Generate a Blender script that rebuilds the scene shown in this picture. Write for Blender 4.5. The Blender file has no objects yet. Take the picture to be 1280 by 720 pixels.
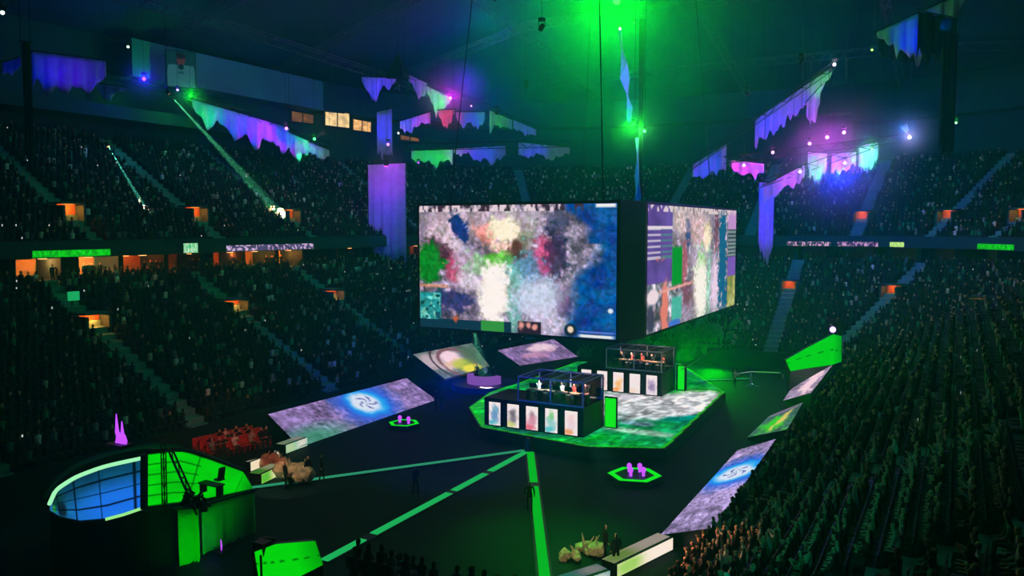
import bpy, bmesh, math, random
import numpy as np
from mathutils import Vector, Matrix

random.seed(7)
rng = np.random.default_rng(7)
SC = bpy.context.scene
COL = SC.collection

# ------------------------------------------------------------------ camera
FPX = 1025.0
CAM = Vector((0, 0, 16.0))
YAW = math.radians(28.6)
PIT = math.radians(4.24)
cam_d = bpy.data.cameras.new('camera')
cam_d.sensor_width = 36
cam_d.lens = FPX / 1280 * 36
cam_d.clip_end = 1000
cam = bpy.data.objects.new('camera', cam_d)
COL.objects.link(cam)
cam.location = CAM
cam.rotation_euler = (math.pi / 2 - PIT, 0, YAW)
SC.camera = cam

# ------------------------------------------------------------------ world, exposure
w = bpy.data.worlds.new('world'); SC.world = w; w.use_nodes = True
w.node_tree.nodes['Background'].inputs[0].default_value = (0.05, 0.3, 0.3, 1)
w.node_tree.nodes['Background'].inputs[1].default_value = 0.006
SC.view_settings.view_transform = 'Standard'
SC.view_settings.look = 'None'
SC.view_settings.exposure = 0.0
SC.view_settings.gamma = 1.0
SC.view_settings.use_curve_mapping = False
cy = SC.cycles
cy.max_bounces = 3; cy.diffuse_bounces = 2; cy.glossy_bounces = 2; cy.volume_bounces = 0
cy.transmission_bounces = 2; cy.transparent_max_bounces = 6
cy.sample_clamp_indirect = 2.0; cy.sample_clamp_direct = 0.0
cy.caustics_reflective = False; cy.caustics_refractive = False
cy.use_denoising = True
HAZE_DENSITY = 0.0020

_R = Vector((math.cos(YAW), math.sin(YAW), 0))
_F = Vector((-math.sin(YAW) * math.cos(PIT), math.cos(YAW) * math.cos(PIT), -math.sin(PIT)))
_U = _R.cross(_F)

def ray(px, py):
    return _F + _R * ((px - 640) / FPX) + _U * ((360 - py) / FPX)

def P(px, py, z):                      # point of the place at height z seen at that pixel
    r = ray(px, py)
    return CAM + r * ((z - CAM.z) / r.z)

def W(px, py, depth):                  # point of the place at a depth
    return CAM + ray(px, py) * depth

def proj(p):
    d = Vector(p) - CAM
    z = d.dot(_F)
    if z < 0.1: return None
    return 640 + FPX * d.dot(_R) / z, 360 - FPX * d.dot(_U) / z, z

# ------------------------------------------------------------------ materials
def lin(c):
    return tuple((x / 255 / 12.92) if x / 255 <= 0.04045 else ((x / 255 + 0.055) / 1.055) ** 2.4 for x in c[:3])

def mat(name, rgb, rough=0.7, metal=0.0, noise=0.0, scale=4.0, bump=0.0, spec=0.3):
    m = bpy.data.materials.new(name); m.use_nodes = True
    nt = m.node_tree; b = nt.nodes['Principled BSDF']
    c = lin(rgb)
    b.inputs['Roughness'].default_value = rough
    b.inputs['Metallic'].default_value = metal
    b.inputs['Specular IOR Level'].default_value = spec
    b.inputs['Base Color'].default_value = (*c, 1)
    if noise or bump:
        tc = nt.nodes.new('ShaderNodeTexCoord')
        n = nt.nodes.new('ShaderNodeTexNoise'); n.inputs['Scale'].default_value = scale
        n.inputs['Detail'].default_value = 4
        nt.links.new(tc.outputs['Object'], n.inputs['Vector'])
        if noise:
            r = nt.nodes.new('ShaderNodeMapRange')
            r.inputs['From Min'].default_value = 0.3; r.inputs['From Max'].default_value = 0.7
            r.inputs['To Min'].default_value = 1 - noise; r.inputs['To Max'].default_value = 1 + noise
            nt.links.new(n.outputs['Fac'], r.inputs['Value'])
            mx = nt.nodes.new('ShaderNodeVectorMath'); mx.operation = 'SCALE'
            mx.inputs[0].default_value = c
            nt.links.new(r.outputs['Result'], mx.inputs['Scale'])
            nt.links.new(mx.outputs['Vector'], b.inputs['Base Color'])
        if bump:
            bp = nt.nodes.new('ShaderNodeBump'); bp.inputs['Strength'].default_value = bump
            nt.links.new(n.outputs['Fac'], bp.inputs['Height'])
            nt.links.new(bp.outputs['Normal'], b.inputs['Normal'])
    return m

def emis(name, rgb, s=1.0, grid=None, axis='Object'):
    m = bpy.data.materials.new(name); m.use_nodes = True
    nt = m.node_tree; nt.nodes.clear()
    o = nt.nodes.new('ShaderNodeOutputMaterial'); e = nt.nodes.new('ShaderNodeEmission')
    e.inputs[0].default_value = (*lin(rgb), 1); e.inputs[1].default_value = s
    nt.links.new(e.outputs[0], o.inputs[0])
    return m

def screen_mat(name, s=1.0):           # an LED surface: shows the picture stored in its colour attribute
    m = emis(name, (255, 255, 255), s)
    nt = m.node_tree; e = [n for n in nt.nodes if n.type == 'EMISSION'][0]
    a = nt.nodes.new('ShaderNodeAttribute'); a.attribute_name = 'picture'
    nt.links.new(a.outputs['Color'], e.inputs[0])
    return m

def attr_mat(name, rough=0.8):         # cloth, skin and hair colours from the people's own attribute
    m = bpy.data.materials.new(name); m.use_nodes = True
    nt = m.node_tree; b = nt.nodes['Principled BSDF']; b.inputs['Roughness'].default_value = rough
    b.inputs['Specular IOR Level'].default_value = 0.2
    a = nt.nodes.new('ShaderNodeAttribute'); a.attribute_name = 'dye'
    nt.links.new(a.outputs['Color'], b.inputs['Base Color'])
    return m

def random_cloth_mat(name, cols):
    m = bpy.data.materials.new(name); m.use_nodes = True
    nt = m.node_tree; b = nt.nodes['Principled BSDF']; b.inputs['Roughness'].default_value = 0.85
    oi = nt.nodes.new('ShaderNodeObjectInfo'); cr = nt.nodes.new('ShaderNodeValToRGB')
    cr.color_ramp.interpolation = 'CONSTANT'
    els = cr.color_ramp.elements
    while len(els) < len(cols): els.new(0.5)
    for i, c in enumerate(cols):
        els[i].position = i / len(cols); els[i].color = (*lin(c), 1)
    nt.links.new(oi.outputs['Random'], cr.inputs[0]); nt.links.new(cr.outputs[0], b.inputs['Base Color'])
    return m

M = dict(
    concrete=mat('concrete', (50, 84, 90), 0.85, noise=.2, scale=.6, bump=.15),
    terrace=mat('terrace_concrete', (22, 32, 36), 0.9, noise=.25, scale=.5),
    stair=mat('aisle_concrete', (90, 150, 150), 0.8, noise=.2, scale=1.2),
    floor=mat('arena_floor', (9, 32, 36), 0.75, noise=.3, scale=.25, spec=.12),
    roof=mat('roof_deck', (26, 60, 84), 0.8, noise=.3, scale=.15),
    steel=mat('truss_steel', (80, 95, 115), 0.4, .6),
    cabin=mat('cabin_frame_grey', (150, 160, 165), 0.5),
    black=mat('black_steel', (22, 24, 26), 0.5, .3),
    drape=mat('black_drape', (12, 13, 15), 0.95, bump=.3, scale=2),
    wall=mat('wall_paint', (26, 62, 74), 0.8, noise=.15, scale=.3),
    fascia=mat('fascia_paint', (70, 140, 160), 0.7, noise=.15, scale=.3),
    cloth=mat('violet_lit_cloth', (205, 165, 240), 0.8, noise=.12, scale=1.5),  # lilac put into the cloth colour to deepen the violet light
    green_cloth=mat('green_curtain_cloth', (40, 200, 60), 0.85, noise=.1, scale=1.5),
    seat=mat('seat_plastic', (20, 26, 34), 0.5),
    warmwall=mat('concourse_plaster', (150, 105, 70), 0.8, noise=.1, scale=.8),
    skin=mat('skin', (196, 150, 125), 0.6),
    hair=mat('dark_hair', (34, 26, 22), 0.7),
    trousers=mat('dark_trousers', (28, 30, 40), 0.8),
    shirts=random_cloth_mat('spectator_shirts', [(14, 14, 16), (170, 175, 170), (20, 30, 44), (10, 10, 12), (60, 30, 26), (40, 110, 80), (12, 12, 14), (16, 18, 26), (215, 215, 210), (10, 12, 14), (120, 130, 135), (18, 20, 22)]),
    crew=mat('black_crew_clothes', (16, 16, 18), 0.85),
    jersey=mat('player_jersey', (150, 60, 55), 0.8),
    jerseyw=mat('pale_jersey', (210, 205, 200), 0.8),
    wood=mat('desk_top', (120, 105, 85), 0.5),
    cable=mat('cable_rubber', (18, 18, 20), 0.6),
    red=mat('red_upholstery', (190, 50, 55), 0.8, noise=.2, scale=3),
    rock=mat('carved_foam_rock', (190, 170, 135), 0.9, noise=.35, scale=2.5, bump=.6),
    foam=mat('green_carved_foam', (60, 150, 60), 0.8, noise=.35, scale=1.5, bump=.6),
    people=attr_mat('crowd_clothes'),
    screen=screen_mat('led_screen', 1.0),
    screen_dim=screen_mat('led_floor_screen', 1.0),
    white=emis('white_light', (235, 255, 240), 1.6),
    warm=emis('warm_light', (255, 190, 110), 3.0),
    warm_dim=emis('dim_warm_light', (255, 150, 60), 1.2),
    cream=emis('cream_light', (255, 225, 170), 1.1),
    green=emis('green_light', (20, 235, 30), 1.0),
    dgreen=emis('dim_green_light', (8, 150, 40), 0.8),
    purple=emis('purple_light', (170, 70, 255), 1.6),
    phone=emis('phone_screen', (220, 235, 235), 0.9),
    monitor=emis('monitor_glow', (170, 190, 220), 0.9),
)
_lens = {}
def lens_mat(rgb, s=12.0):
    k = (rgb, s)
    if k not in _lens: _lens[k] = emis('lamp_lens', rgb, s)
    return _lens[k]

# ------------------------------------------------------------------ mesh helpers
class MB:
    def __init__(self): self.v = []; self.f = []; self.m = []; self.mi = 0
    def quad(self, a, b, c, d):
        n = len(self.v); self.v += [tuple(a), tuple(b), tuple(c), tuple(d)]; self.f.append((n, n+1, n+2, n+3)); self.m.append(self.mi)
    def box(self, c, s, rz=0.0, tilt=None):
        n = len(self.v); sx, sy, sz = s[0]/2, s[1]/2, s[2]/2
        R = Matrix.Rotation(rz, 3, 'Z')
        if tilt is not None: R = R @ tilt
        for x, y, z in [(-sx,-sy,-sz),(sx,-sy,-sz),(sx,sy,-sz),(-sx,sy,-sz),(-sx,-sy,sz),(sx,-sy,sz),(sx,sy,sz),(-sx,sy,sz)]:
            p = R @ Vector((x, y, z)); self.v.append((p.x+c[0], p.y+c[1], p.z+c[2]))
        for q in [(0,3,2,1),(4,5,6,7),(0,1,5,4),(1,2,6,5),(2,3,7,6),(3,0,4,7)]:
            self.f.append(tuple(n+i for i in q)); self.m.append(self.mi)
        return self
    def tube(self, pts, r, seg=8, cap=True):
        pts = [Vector(p) for p in pts]; rs = r if isinstance(r, (list, tuple)) else [r]*len(pts)
        n = len(self.v)
        for i, p in enumerate(pts):
            t = (pts[min(i+1, len(pts)-1)] - pts[max(i-1, 0)]).normalized()
            a = t.cross(Vector((0, 0, 1)))
            if a.length < 1e-3: a = t.cross(Vector((1, 0, 0)))
            a.normalize(); b = t.cross(a)
            for k in range(seg):
                q = 2*math.pi*k/seg; o = p + (a*math.cos(q) + b*math.sin(q))*rs[i]
                self.v.append(tuple(o))
        for i in range(len(pts)-1):
            for k in range(seg):
                k2 = (k+1) % seg
                self.f.append((n+i*seg+k, n+(i+1)*seg+k, n+(i+1)*seg+k2, n+i*seg+k2)); self.m.append(self.mi)
        if cap:
            self.f.append(tuple(n+k for k in range(seg))); self.m.append(self.mi)
            e = n+(len(pts)-1)*seg
            self.f.append(tuple(e+k for k in reversed(range(seg)))); self.m.append(self.mi)
        return self
    def sphere(self, c, r, seg=10, rings=6, sc=(1, 1, 1)):
        pts = []; rr = []
        n = len(self.v)
        for i in range(rings+1):
            ph = math.pi*i/rings
            for k in range(seg):
                th = 2*math.pi*k/seg
                self.v.append((c[0]+r*sc[0]*math.sin(ph)*math.cos(th), c[1]+r*sc[1]*math.sin(ph)*math.sin(th), c[2]+r*sc[2]*math.cos(ph)))
        for i in range(rings):
            for k in range(seg):
                k2 = (k+1) % seg
                self.f.append((n+i*seg+k, n+(i+1)*seg+k, n+(i+1)*seg+k2, n+i*seg+k2)); self.m.append(self.mi)
        return self
    def prism(self, poly, z0, z1):
        n = len(self.v); k = len(poly)
        for z in (z0, z1):
            for p in poly: self.v.append((p[0], p[1], z))
        self.f.append(tuple(n+i for i in reversed(range(k)))); self.m.append(self.mi)
        self.f.append(tuple(n+k+i for i in range(k))); self.m.append(self.mi)
        for i in range(k):
            j = (i+1) % k
            self.f.append((n+i, n+j, n+k+j, n+k+i)); self.m.append(self.mi)
        return self
    def build(self, name, mats, parent=None, origin=None, smooth=False):
        if not isinstance(mats, (list, tuple)): mats = [mats]
        me = bpy.data.meshes.new(name)
        o0 = Vector(origin) if origin is not None else Vector((0, 0, 0))
        me.from_pydata([(a-o0.x, b-o0.y, c-o0.z) for a, b, c in self.v], [], self.f)
        for m in mats: me.materials.append(m)
        if len(mats) > 1: me.polygons.foreach_set('material_index', self.m)
        if smooth: me.polygons.foreach_set('use_smooth', [True]*len(self.f))
        me.update()
        o = bpy.data.objects.new(name, me); COL.objects.link(o)
        o.location = o0
        if parent: attach(o, parent)
        return o

def wloc(o):
    p = Vector((0, 0, 0))
    while o: p += o.location; o = o.parent
    return p

def attach(o, parent):                 # keeps the place of a piece built in the place's own coordinates
    o.location = o.location - wloc(parent); o.parent = parent

def tag(o, label=None, cat=None, group=None, kind=None):
    if label: o['label'] = label
    if cat: o['category'] = cat
    if group: o['group'] = group
    if kind: o['kind'] = kind
    return o

def empty(name, loc, label, cat, group=None, rz=0.0):
    o = bpy.data.objects.new(name, None); COL.objects.link(o)
    o.location = loc; o.rotation_euler = (0, 0, rz); o.empty_display_size = .3
    return tag(o, label, cat, group)

def children_of(o): return list(o.children)
def copy_tree(o, parent=None):
    kids = _KIDS.get(o.name) or [c for c in bpy.data.objects if c.parent == o]
    _KIDS[o.name] = kids
    c = o.copy(); COL.objects.link(c); c.parent = parent
    for ch in kids: copy_tree(ch, c)
    return c
_KIDS = {}

def struct(o): o['kind'] = 'structure'; return o

# smooth value noise for the screens' pictures
def vnoise(u, v, fx, fy, seed=0):
    r = np.random.default_rng(seed); g = r.random((int(fy)+3, int(fx)+3))
    x = u*fx; y = v*fy; xi = np.floor(x).astype(int); yi = np.floor(y).astype(int)
    a = x-xi; b = y-yi; a = a*a*(3-2*a); b = b*b*(3-2*b)
    xi = np.clip(xi, 0, int(fx)+1); yi = np.clip(yi, 0, int(fy)+1)
    return (g[yi, xi]*(1-a)+g[yi, xi+1]*a)*(1-b)+(g[yi+1, xi]*(1-a)+g[yi+1, xi+1]*a)*b

def fbm(u, v, f, seed=0, asp=1.0, oct=4):
    s = 0; t = 0; a = 1
    for i in range(oct):
        s = s + a*vnoise(u, v, f*asp*2**i, f*2**i, seed+i); t += a; a *= .6
    return s/t

def blob(img, u, v, cu, cv, ru, rv, col, k=1.0, soft=.5, ang=0.0, box=False, wob=None):
    du = u-cu; dv = v-cv
    if ang:
        c, s = math.cos(ang), math.sin(ang); du, dv = du*c+dv*s, -du*s+dv*c
    d = np.maximum(abs(du)/ru, abs(dv)/rv) if box else np.sqrt((du/ru)**2+(dv/rv)**2)
    if wob is not None: d = d*(1+wob)
    a = np.clip((1+soft/2-d)/max(soft, 1e-3), 0, 1)*k
    for i in range(3): img[..., i] = img[..., i]*(1-a)+col[i]*a

def screen_grid(name, corners, nx, ny, paint, m, parent, back=0.0, backmat=None):
    # corners: TL, TR, BR, BL
    tl, tr, br, bl = [Vector(c) for c in corners]
    us = np.linspace(0, 1, nx+1); vs = np.linspace(0, 1, ny+1)
    U, V = np.meshgrid(us, vs)
    A = lambda c: np.array(c)[None, None, :]
    pts = (A(tl)*(1-U)[..., None]+A(tr)*U[..., None])*(1-V)[..., None]+(A(bl)*(1-U)[..., None]+A(br)*U[..., None])*V[..., None]
    idx = np.arange((nx+1)*(ny+1)).reshape(ny+1, nx+1)
    f = np.stack([idx[:-1, :-1], idx[1:, :-1], idx[1:, 1:], idx[:-1, 1:]], -1).reshape(-1, 4)
    me = bpy.data.meshes.new(name); me.from_pydata(pts.reshape(-1, 3).tolist(), [], f.tolist())
    img = paint(U, V)
    x = np.clip(img, 0, 255)/255
    x = np.where(x <= .04045, x/12.92, ((x+.055)/1.055)**2.4)
    col = np.concatenate([x, np.ones(x.shape[:2]+(1,))], -1).astype(np.float32)
    at = me.color_attributes.new('picture', 'FLOAT_COLOR', 'POINT'); at.data.foreach_set('color', col.ravel())
    me.materials.append(m); me.update()
    o = bpy.data.objects.new(name, me); COL.objects.link(o)
    if parent: attach(o, parent)
    return o

# ------------------------------------------------------------------ the bowl: floor, terraces, walls, roof
XL, XR, YF, YN = -47.0, -9.4, 95.0, 29.0
RC = 5.0
SEGS = {                               # each run of seating: how it goes round the floor
    'left': ('line', (XL, 14.0), (XL, YF-RC), (-1, 0)),
    'far_left': ('arc', (XL+RC, YF-RC), RC, math.pi, math.pi/2),
    'far': ('line', (XL+RC, YF), (XR-RC, YF), (0, 1)),
    'far_right': ('arc', (XR-RC, YF-RC), RC, math.pi/2, 0.0),
    'right': ('line', (XR, YF-RC), (XR, 2.0), (1, 0)),
    'near': ('line', (XR-0.4, 25.6), (-19.0, 25.6), (0, -1)),
}
def seg_len(sg, t=0.0):
    if sg[0] == 'line': return (Vector(sg[2])-Vector(sg[1])).length
    return abs(sg[4]-sg[3])*(sg[2]+t)
def seg_pt(sg, f, t):
    if sg[0] == 'line':
        a = Vector(sg[1]); b = Vector(sg[2]); p = a.lerp(b, f)+Vector(sg[3])*t
        return p.x, p.y, math.atan2(-sg[3][1], -sg[3][0])
    an = sg[3]+(sg[4]-sg[3])*f; R = sg[2]+t
    return sg[1][0]+R*math.cos(an), sg[1][1]+R*math.sin(an), an+math.pi

NEARROWS = 4
LROWS, LRUN, LRISE, LZ0 = 20, .87, .49, 1.9
UROWS, URUN, URISE, UZ0, UT0 = 22, .82, .50, 14.5, 17.2
def profile(nrows, run, rise, t0, z0, base):
    pr = [(t0, base)]
    for k in range(nrows):
        pr.append((t0+k*run, z0+k*rise)); pr.append((t0+(k+1)*run, z0+k*rise))
    return pr
def extrude(sg, pr, name, m, trange=None):
    n = 2 if sg[0] == 'line' else 14
    mb = MB()
    for i in range(n-1):
        f0, f1 = i/(n-1), (i+1)/(n-1)
        for (ta, za), (tb, zb) in zip(pr[:-1], pr[1:]):
            q = []
            for f, t, z in ((f0, ta, za), (f1, ta, za), (f1, tb, zb), (f0, tb, zb)):
                x, y, _ = seg_pt(sg, f, t); q.append((x, y, z))
            mb.quad(*q)
    return struct(mb.build(name, m))

def piers(nm):
    sg = SEGS[nm]; L = seg_len(sg, 18); n = int(L/4.6)
    for i in range(n+1):
        x, y, ang = seg_pt(sg, i/n, LROWS*LRUN+2.6); mb = MB(); mb.box((x, y, (UZ0-1+LZ0+(LROWS-1)*LRISE)/2), (3.4, .5 if i % 3 else 1.6, UZ0-1-LZ0-(LROWS-1)*LRISE-.02), ang)
        struct(mb.build('pillar', M['terrace'], origin=(x, y, UZ0-3)))
for nm, sg in SEGS.items():
    rows = NEARROWS if nm == 'near' else LROWS
    pr = profile(rows, LRUN, LRISE, 0.0, LZ0, 0.0)
    extrude(sg, pr, 'terrace_lower_'+nm, M['terrace'])
    if nm == 'near': continue
    lt = LROWS*LRUN; lz = LZ0+(LROWS-1)*LRISE
    # concourse recess behind the last row: walkway and back wall
    extrude(sg, [(lt, lz), (lt+4.4, lz)], 'floor_concourse_'+nm, M['concrete'])
    piers(nm)
    extrude(sg, [(lt+4.4, lz), (lt+4.4, UZ0-.2)], 'wall_concourse_'+nm, M['warmwall'])
    # upper tier: fascia, terraces, wall up to the eave
    extrude(sg, [(lt+4.6, UZ0-1.0), (UT0, UZ0-1.0), (UT0, UZ0-.9)], 'ceiling_concourse_'+nm, M['concrete'])
    extrude(sg, profile(UROWS, URUN, URISE, UT0+.25, UZ0, UZ0-.3), 'terrace_upper_'+nm, M['terrace'])
    ut = UT0+.25+UROWS*URUN; uz = UZ0+(UROWS-1)*URISE
    extrude(sg, [(ut, uz), (ut+.02, 36.8)], 'wall_'+nm, M['wall'])
    extrude(sg, [(UT0+.25, UZ0+.4), (UT0, UZ0+.4), (UT0, UZ0-1.0), (UT0+.25, UZ0-1.0)], 'trim_fascia_'+nm, M['wall'])
UT1 = UT0+.25+UROWS*URUN
mb = MB(); mb.box((-29, 60, -.25), (150, 170, .5)); struct(mb.build('floor', M['floor']))

# press level bands running under the eave
def band(nm, t0, z0, z1, f0, f1, name, m):
    sg = SEGS[nm]; n = 2 if sg[0] == 'line' else 10
    mb = MB()
    for i in range(n-1):
        a, b = f0+(f1-f0)*i/(n-1), f0+(f1-f0)*(i+1)/(n-1)
        for (ta, za), (tb, zb) in (((t0, z0), (t0, z1)), ((t0, z1), (UT1, z1)), ((UT1, z0), (t0, z0))):
            q = []
            for f, t, z in ((a, ta, za), (b, ta, za), (b, tb, zb), (a, tb, zb)):
                x, y, _ = seg_pt(sg, f, t); q.append((x, y, z))
            mb.quad(*q)
    return struct(mb.build(name, m))
band('left', UT1-3.2, 32.4, 36.4, .60, 1, 'trim_press_level_left', M['fascia'])
band('far_left', UT1-3.2, 32.4, 36.4, 0, 1, 'trim_press_level_corner', M['wall'])
band('left', UT1-5.0, 27.3, 28.6, 0, 1, 'trim_gallery_left', M['wall'])
band('far', UT1-3.2, 32.4, 36.4, 0, 1, 'trim_press_level_far', M['wall'])
band('far_right', UT1-3.2, 31.0, 35.0, 0, 1, 'trim_press_level_corner_right', M['wall'])

# pitched roof deck on the eave
x0, x1, y0, y1 = XL-UT1-1, XR+UT1+1, -25.0, YF+UT1+1
ap = (-29.0, 66.0, 52.0); e = 36.6
mb = MB()
cs = [(x0, y0, e), (x1, y0, e), (x1, y1, e), (x0, y1, e)]
for i in range(4):
    mb.v += [cs[i], cs[(i+1) % 4], ap]; n = len(mb.v)-3; mb.f.append((n, n+2, n+1)); mb.m.append(0)
struct(mb.build('ceiling', M['roof']))
def roof_z(x, y):
    fx = (x-x0)/(ap[0]-x0) if x < ap[0] else (x1-x)/(x1-ap[0])
    fy = (y-y0)/(ap[1]-y0) if y < ap[1] else (y1-y)/(y1-ap[1])
    return e+(ap[2]-e)*min(fx, fy)
# roof trusses
def truss(a, b, depth=1.0, label=None, name='roof_truss', group='steel trusses under the roof', r=.06, m=None):
    a = Vector(a); b = Vector(b); L = (b-a).length; n = max(4, int(L/(2.4 if depth > .6 else .8)))
    mb = MB(); d = (b-a)/n; side = (b-a).cross(Vector((0, 0, 1))).normalized()*min(.5, depth*.5)
    ends = [a+side, a-side, a-Vector((0, 0, depth))]; 
    for s in (side, -side, Vector((0, 0, -depth))): mb.tube([a+s, b+s], r, 6)
    for i in range(n):
        p = a+d*i; q = p+d*.5; z = Vector((0, 0, -depth))
        for s in (side, -side):
            mb.tube([p+s, q+z], r*.6, 4, False); mb.tube([q+z, p+d+s], r*.6, 4, False)
        mb.tube([p+side, p-side], r*.6, 4, False)
    o = mb.build(name, m or M['steel'], origin=a)
    return tag(o, label or 'long steel lattice truss spanning beneath the dark roof', 'truss', group)
ORD = ['first', 'second', 'third', 'fourth', 'fifth', 'sixth', 'seventh', 'eighth', 'ninth', 'tenth', 'eleventh']
for i, y in enumerate((28, 46, 64, 82, 100, 118)):
    for k, (xa, xb) in enumerate(((XL-UT1+2, -52), (-52, -29), (-29, -6), (-6, XR+UT1-2))):
        truss((xa, y, roof_z(xa, y)-.5), (xb, y, roof_z(xb, y)-.5), label='cross truss under the roof, %s from the camera, %s length from the left' % (ORD[i], ORD[k]))
for k, x in enumerate((-72, -50, -29, -8, 14)):
    truss((x, 20, roof_z(x, 20)-1.2), (x, 66, roof_z(x, 66)-1.2), label='near half of the lengthwise roof truss, %s from the left wall' % ORD[k])
    truss((x, 66, roof_z(x, 66)-1.2), (x, YF+UT1-3, roof_z(x, YF+UT1-3)-1.2), label='far half of the lengthwise roof truss, %s from the left wall' % ORD[k])

# ------------------------------------------------------------------ aisles, vomitories, crowd
def frac_px(nm, tier, px):             # where along a run the photo shows an aisle's entrance
    t = 10.5 if tier == 0 else UT0+3.4; z = LZ0+t*LRISE/LRUN if tier == 0 else UZ0+1.9
    best = min(range(401), key=lambda i: abs((proj((*seg_pt(SEGS[nm], i/400, t)[:2], z)) or (9e9,))[0]-px))
    return best/400
LL = seg_len(SEGS['left'])
AISLES = {                             # distance along each run (fraction on the arcs), lower and upper tier
    'left': ([y-14 for y in (26, 39.8, 54, 67.6)], [y-14 for y in (31, 44.5, 58, 71.4)]),
    'far_left': ([.15, .75], [.1, .6]),
    'far': ([6, 14.5, frac_px('far', 0, 985)*seg_len(SEGS['far'])], [4, 17]),
    'far_right': ([frac_px('far_right', 0, 1110), frac_px('far_right', 0, 1235)], [frac_px('far_right', 1, q) for q in (1076, 1180, 1270)]),
    'right': ([14, 27, 40, 53, 66], [12, 26, 40, 54, 68]),
    'near': ([6], []),
}
AW = 1.5
def aisle_fracs(nm, tier):
    sg = SEGS[nm]; L = seg_len(sg)
    return [(a if sg[0] == 'arc' else a/L) for a in AISLES[nm][tier]]
def in_aisle(nm, tier, f, t):
    L = seg_len(SEGS[nm], t)
    return any(abs(f-a)*L < AW/2+.15 for a in aisle_fracs(nm, tier))

def aisle_steps(nm, tier, a, rows, run, rise, t0, z0):
    sg = SEGS[nm]; mb = MB()
    for k in range(rows):
        for h in (0, 1):
            t = t0+k*run+(h*.5+.25)*run
            x, y, ang = seg_pt(sg, a, t)
            z = z0+k*rise+(.05 if h == 0 else .05+rise*.5)
            mb.box((x, y, z), (run*.5, AW, .1 if h == 0 else rise), ang)
    x, y, _ = seg_pt(sg, a, t0)
    o = mb.build('aisle_stairs', M['stair'], origin=(x, y, z0))
    o['kind'] = 'structure'
for nm in SEGS:
    for tier in (0, 1):
        if nm == 'near' and tier: continue
        for a in aisle_fracs(nm, tier):
            if tier == 0: aisle_steps(nm, 0, a, NEARROWS if nm == 'near' else LROWS, LRUN, LRISE, 0, LZ0)
            else: aisle_steps(nm, 1, a, UROWS, URUN, URISE, UT0+.25, UZ0)

VOMS = []                              # blocked seats around the entrances
def vomitory(nm, tier, a, t, label, power=45, col=(1, .22, .03), wide=1.9):
    sg = SEGS[nm]; x, y, ang = seg_pt(sg, a, t)
    if tier == 0: z = LZ0+int(t/LRUN)*LRISE
    else: z = UZ0+int((t-UT0-.25)/URUN)*URISE
    root = empty('vomitory_entrance', (x, y, z), label, 'entrance', None, 0)
    c, s = math.cos(ang), math.sin(ang)
    def L(u, v, h): return (x+c*u-s*v, y+s*u+c*v, z+h)
    mb = MB()
    for sd in (-1, 1): mb.box(L(-1.2, sd*wide/2, .35), (3.2, .22, 2.1), ang)
    mb.box(L(-.75, 0, 1.6), (1.9, wide+.2, .16), ang)
    mb.build('portal_frame', M['concrete'], root)
    mb = MB(); mb.box(L(-.85, 0, .76), (.12, wide-.2, 1.5), ang); mb.box(L(-.2, 0, .03), (1.2, wide-.2, .06), ang)
    mb.build('inner_wall', M['warmwall'], root)
    mb = MB(); mb.box(L(-.45, 0, 1.49), (.3, .7, .06), ang); mb.build('ceiling_lamp', M['warm_dim'], root)
    ld = bpy.data.lights.new('entrance_lamp', 'POINT'); ld.energy = power*2.2; ld.color = col; ld.shadow_soft_size = .15
    lo = bpy.data.objects.new('entrance_lamp', ld); COL.objects.link(lo); lo.location = L(-.15, 0, 1.15)
    VOMS.append((nm, tier, a, t, wide))
vl = aisle_fracs('left', 0); vu = aisle_fracs('left', 1)
names = ['first', 'second', 'third', 'fourth', 'fifth']
for i, a in enumerate(vl[1:]): vomitory('left', 0, a, 11.2, 'warm-lit entrance in the lower left stand, %s from the front of the photo' % names[i], (75, 48, 30)[i])
for i, a in enumerate(vu[1:]): vomitory('left', 1, a, UT0+3.6, 'warm-lit entrance in the upper left stand, %s from the front of the photo' % names[i], (70, 45, 36)[i])
vomitory('far', 0, aisle_fracs('far', 0)[2], 10.8, 'dim warm entrance in the lower far stand, right of the side screen', 22)
for i, a in enumerate(aisle_fracs('far_right', 0)): vomitory('far_right', 0, a, 10.8, 'warm-lit entrance in the lower far right corner, %s from the left' % names[i], (26, 20)[i])
for i, a in enumerate(aisle_fracs('far_right', 1)): vomitory('far_right', 1, a, UT0+3.6, 'warm-lit entrance in the upper far right corner, %s from the left' % names[i], (22, 18, 44)[i])

def seats():
    out = []
    for nm, sg in SEGS.items():
        for tier in (0, 1):
            if nm == 'near' and tier: continue
            rows, run, rise, t0, z0 = (NEARROWS if nm == 'near' else LROWS, LRUN, LRISE, 0, LZ0) if tier == 0 else (UROWS, URUN, URISE, UT0+.25, UZ0)
            for k in range(rows):
                t = t0+(k+.5)*run; L = seg_len(sg, t); n = int(L/.54)
                for i in range(n):
                    f = (i+.5)/n
                    if in_aisle(nm, tier, f, t): continue
                    bad = False
                    for (vn, vt, va, vtt, wd) in VOMS:
                        if vn == nm and vt == tier and abs(f-va)*L < wd/2+.5 and vtt-.4 < t+.4 and t < vtt+3.4-.4+1: 
                            if vtt-1.2 < t < vtt+3.4: bad = True
                    if bad: continue
                    x, y, ang = seg_pt(sg, f, t); z = z0+k*rise
                    out.append((x, y, z, ang, nm, tier))
    return out
SEATS = seats()
vis = []
for s in SEATS:
    pr_ = proj((s[0], s[1], s[2]+.6))
    if pr_ is None: continue
    px, py, d = pr_
    inside = -30 < px < 1310 and -30 < py < 760
    if inside: vis.append((d, px, py, s))
vis.sort(key=lambda q: q[0])
near_seats = []
rest = []
for d, px, py, s in vis:
    if len(near_seats) < 300 and 0 <= px <= 1280 and 0 <= py <= 722 and s[4] == 'right': near_seats.append(s)
    else: rest.append(s)

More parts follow.
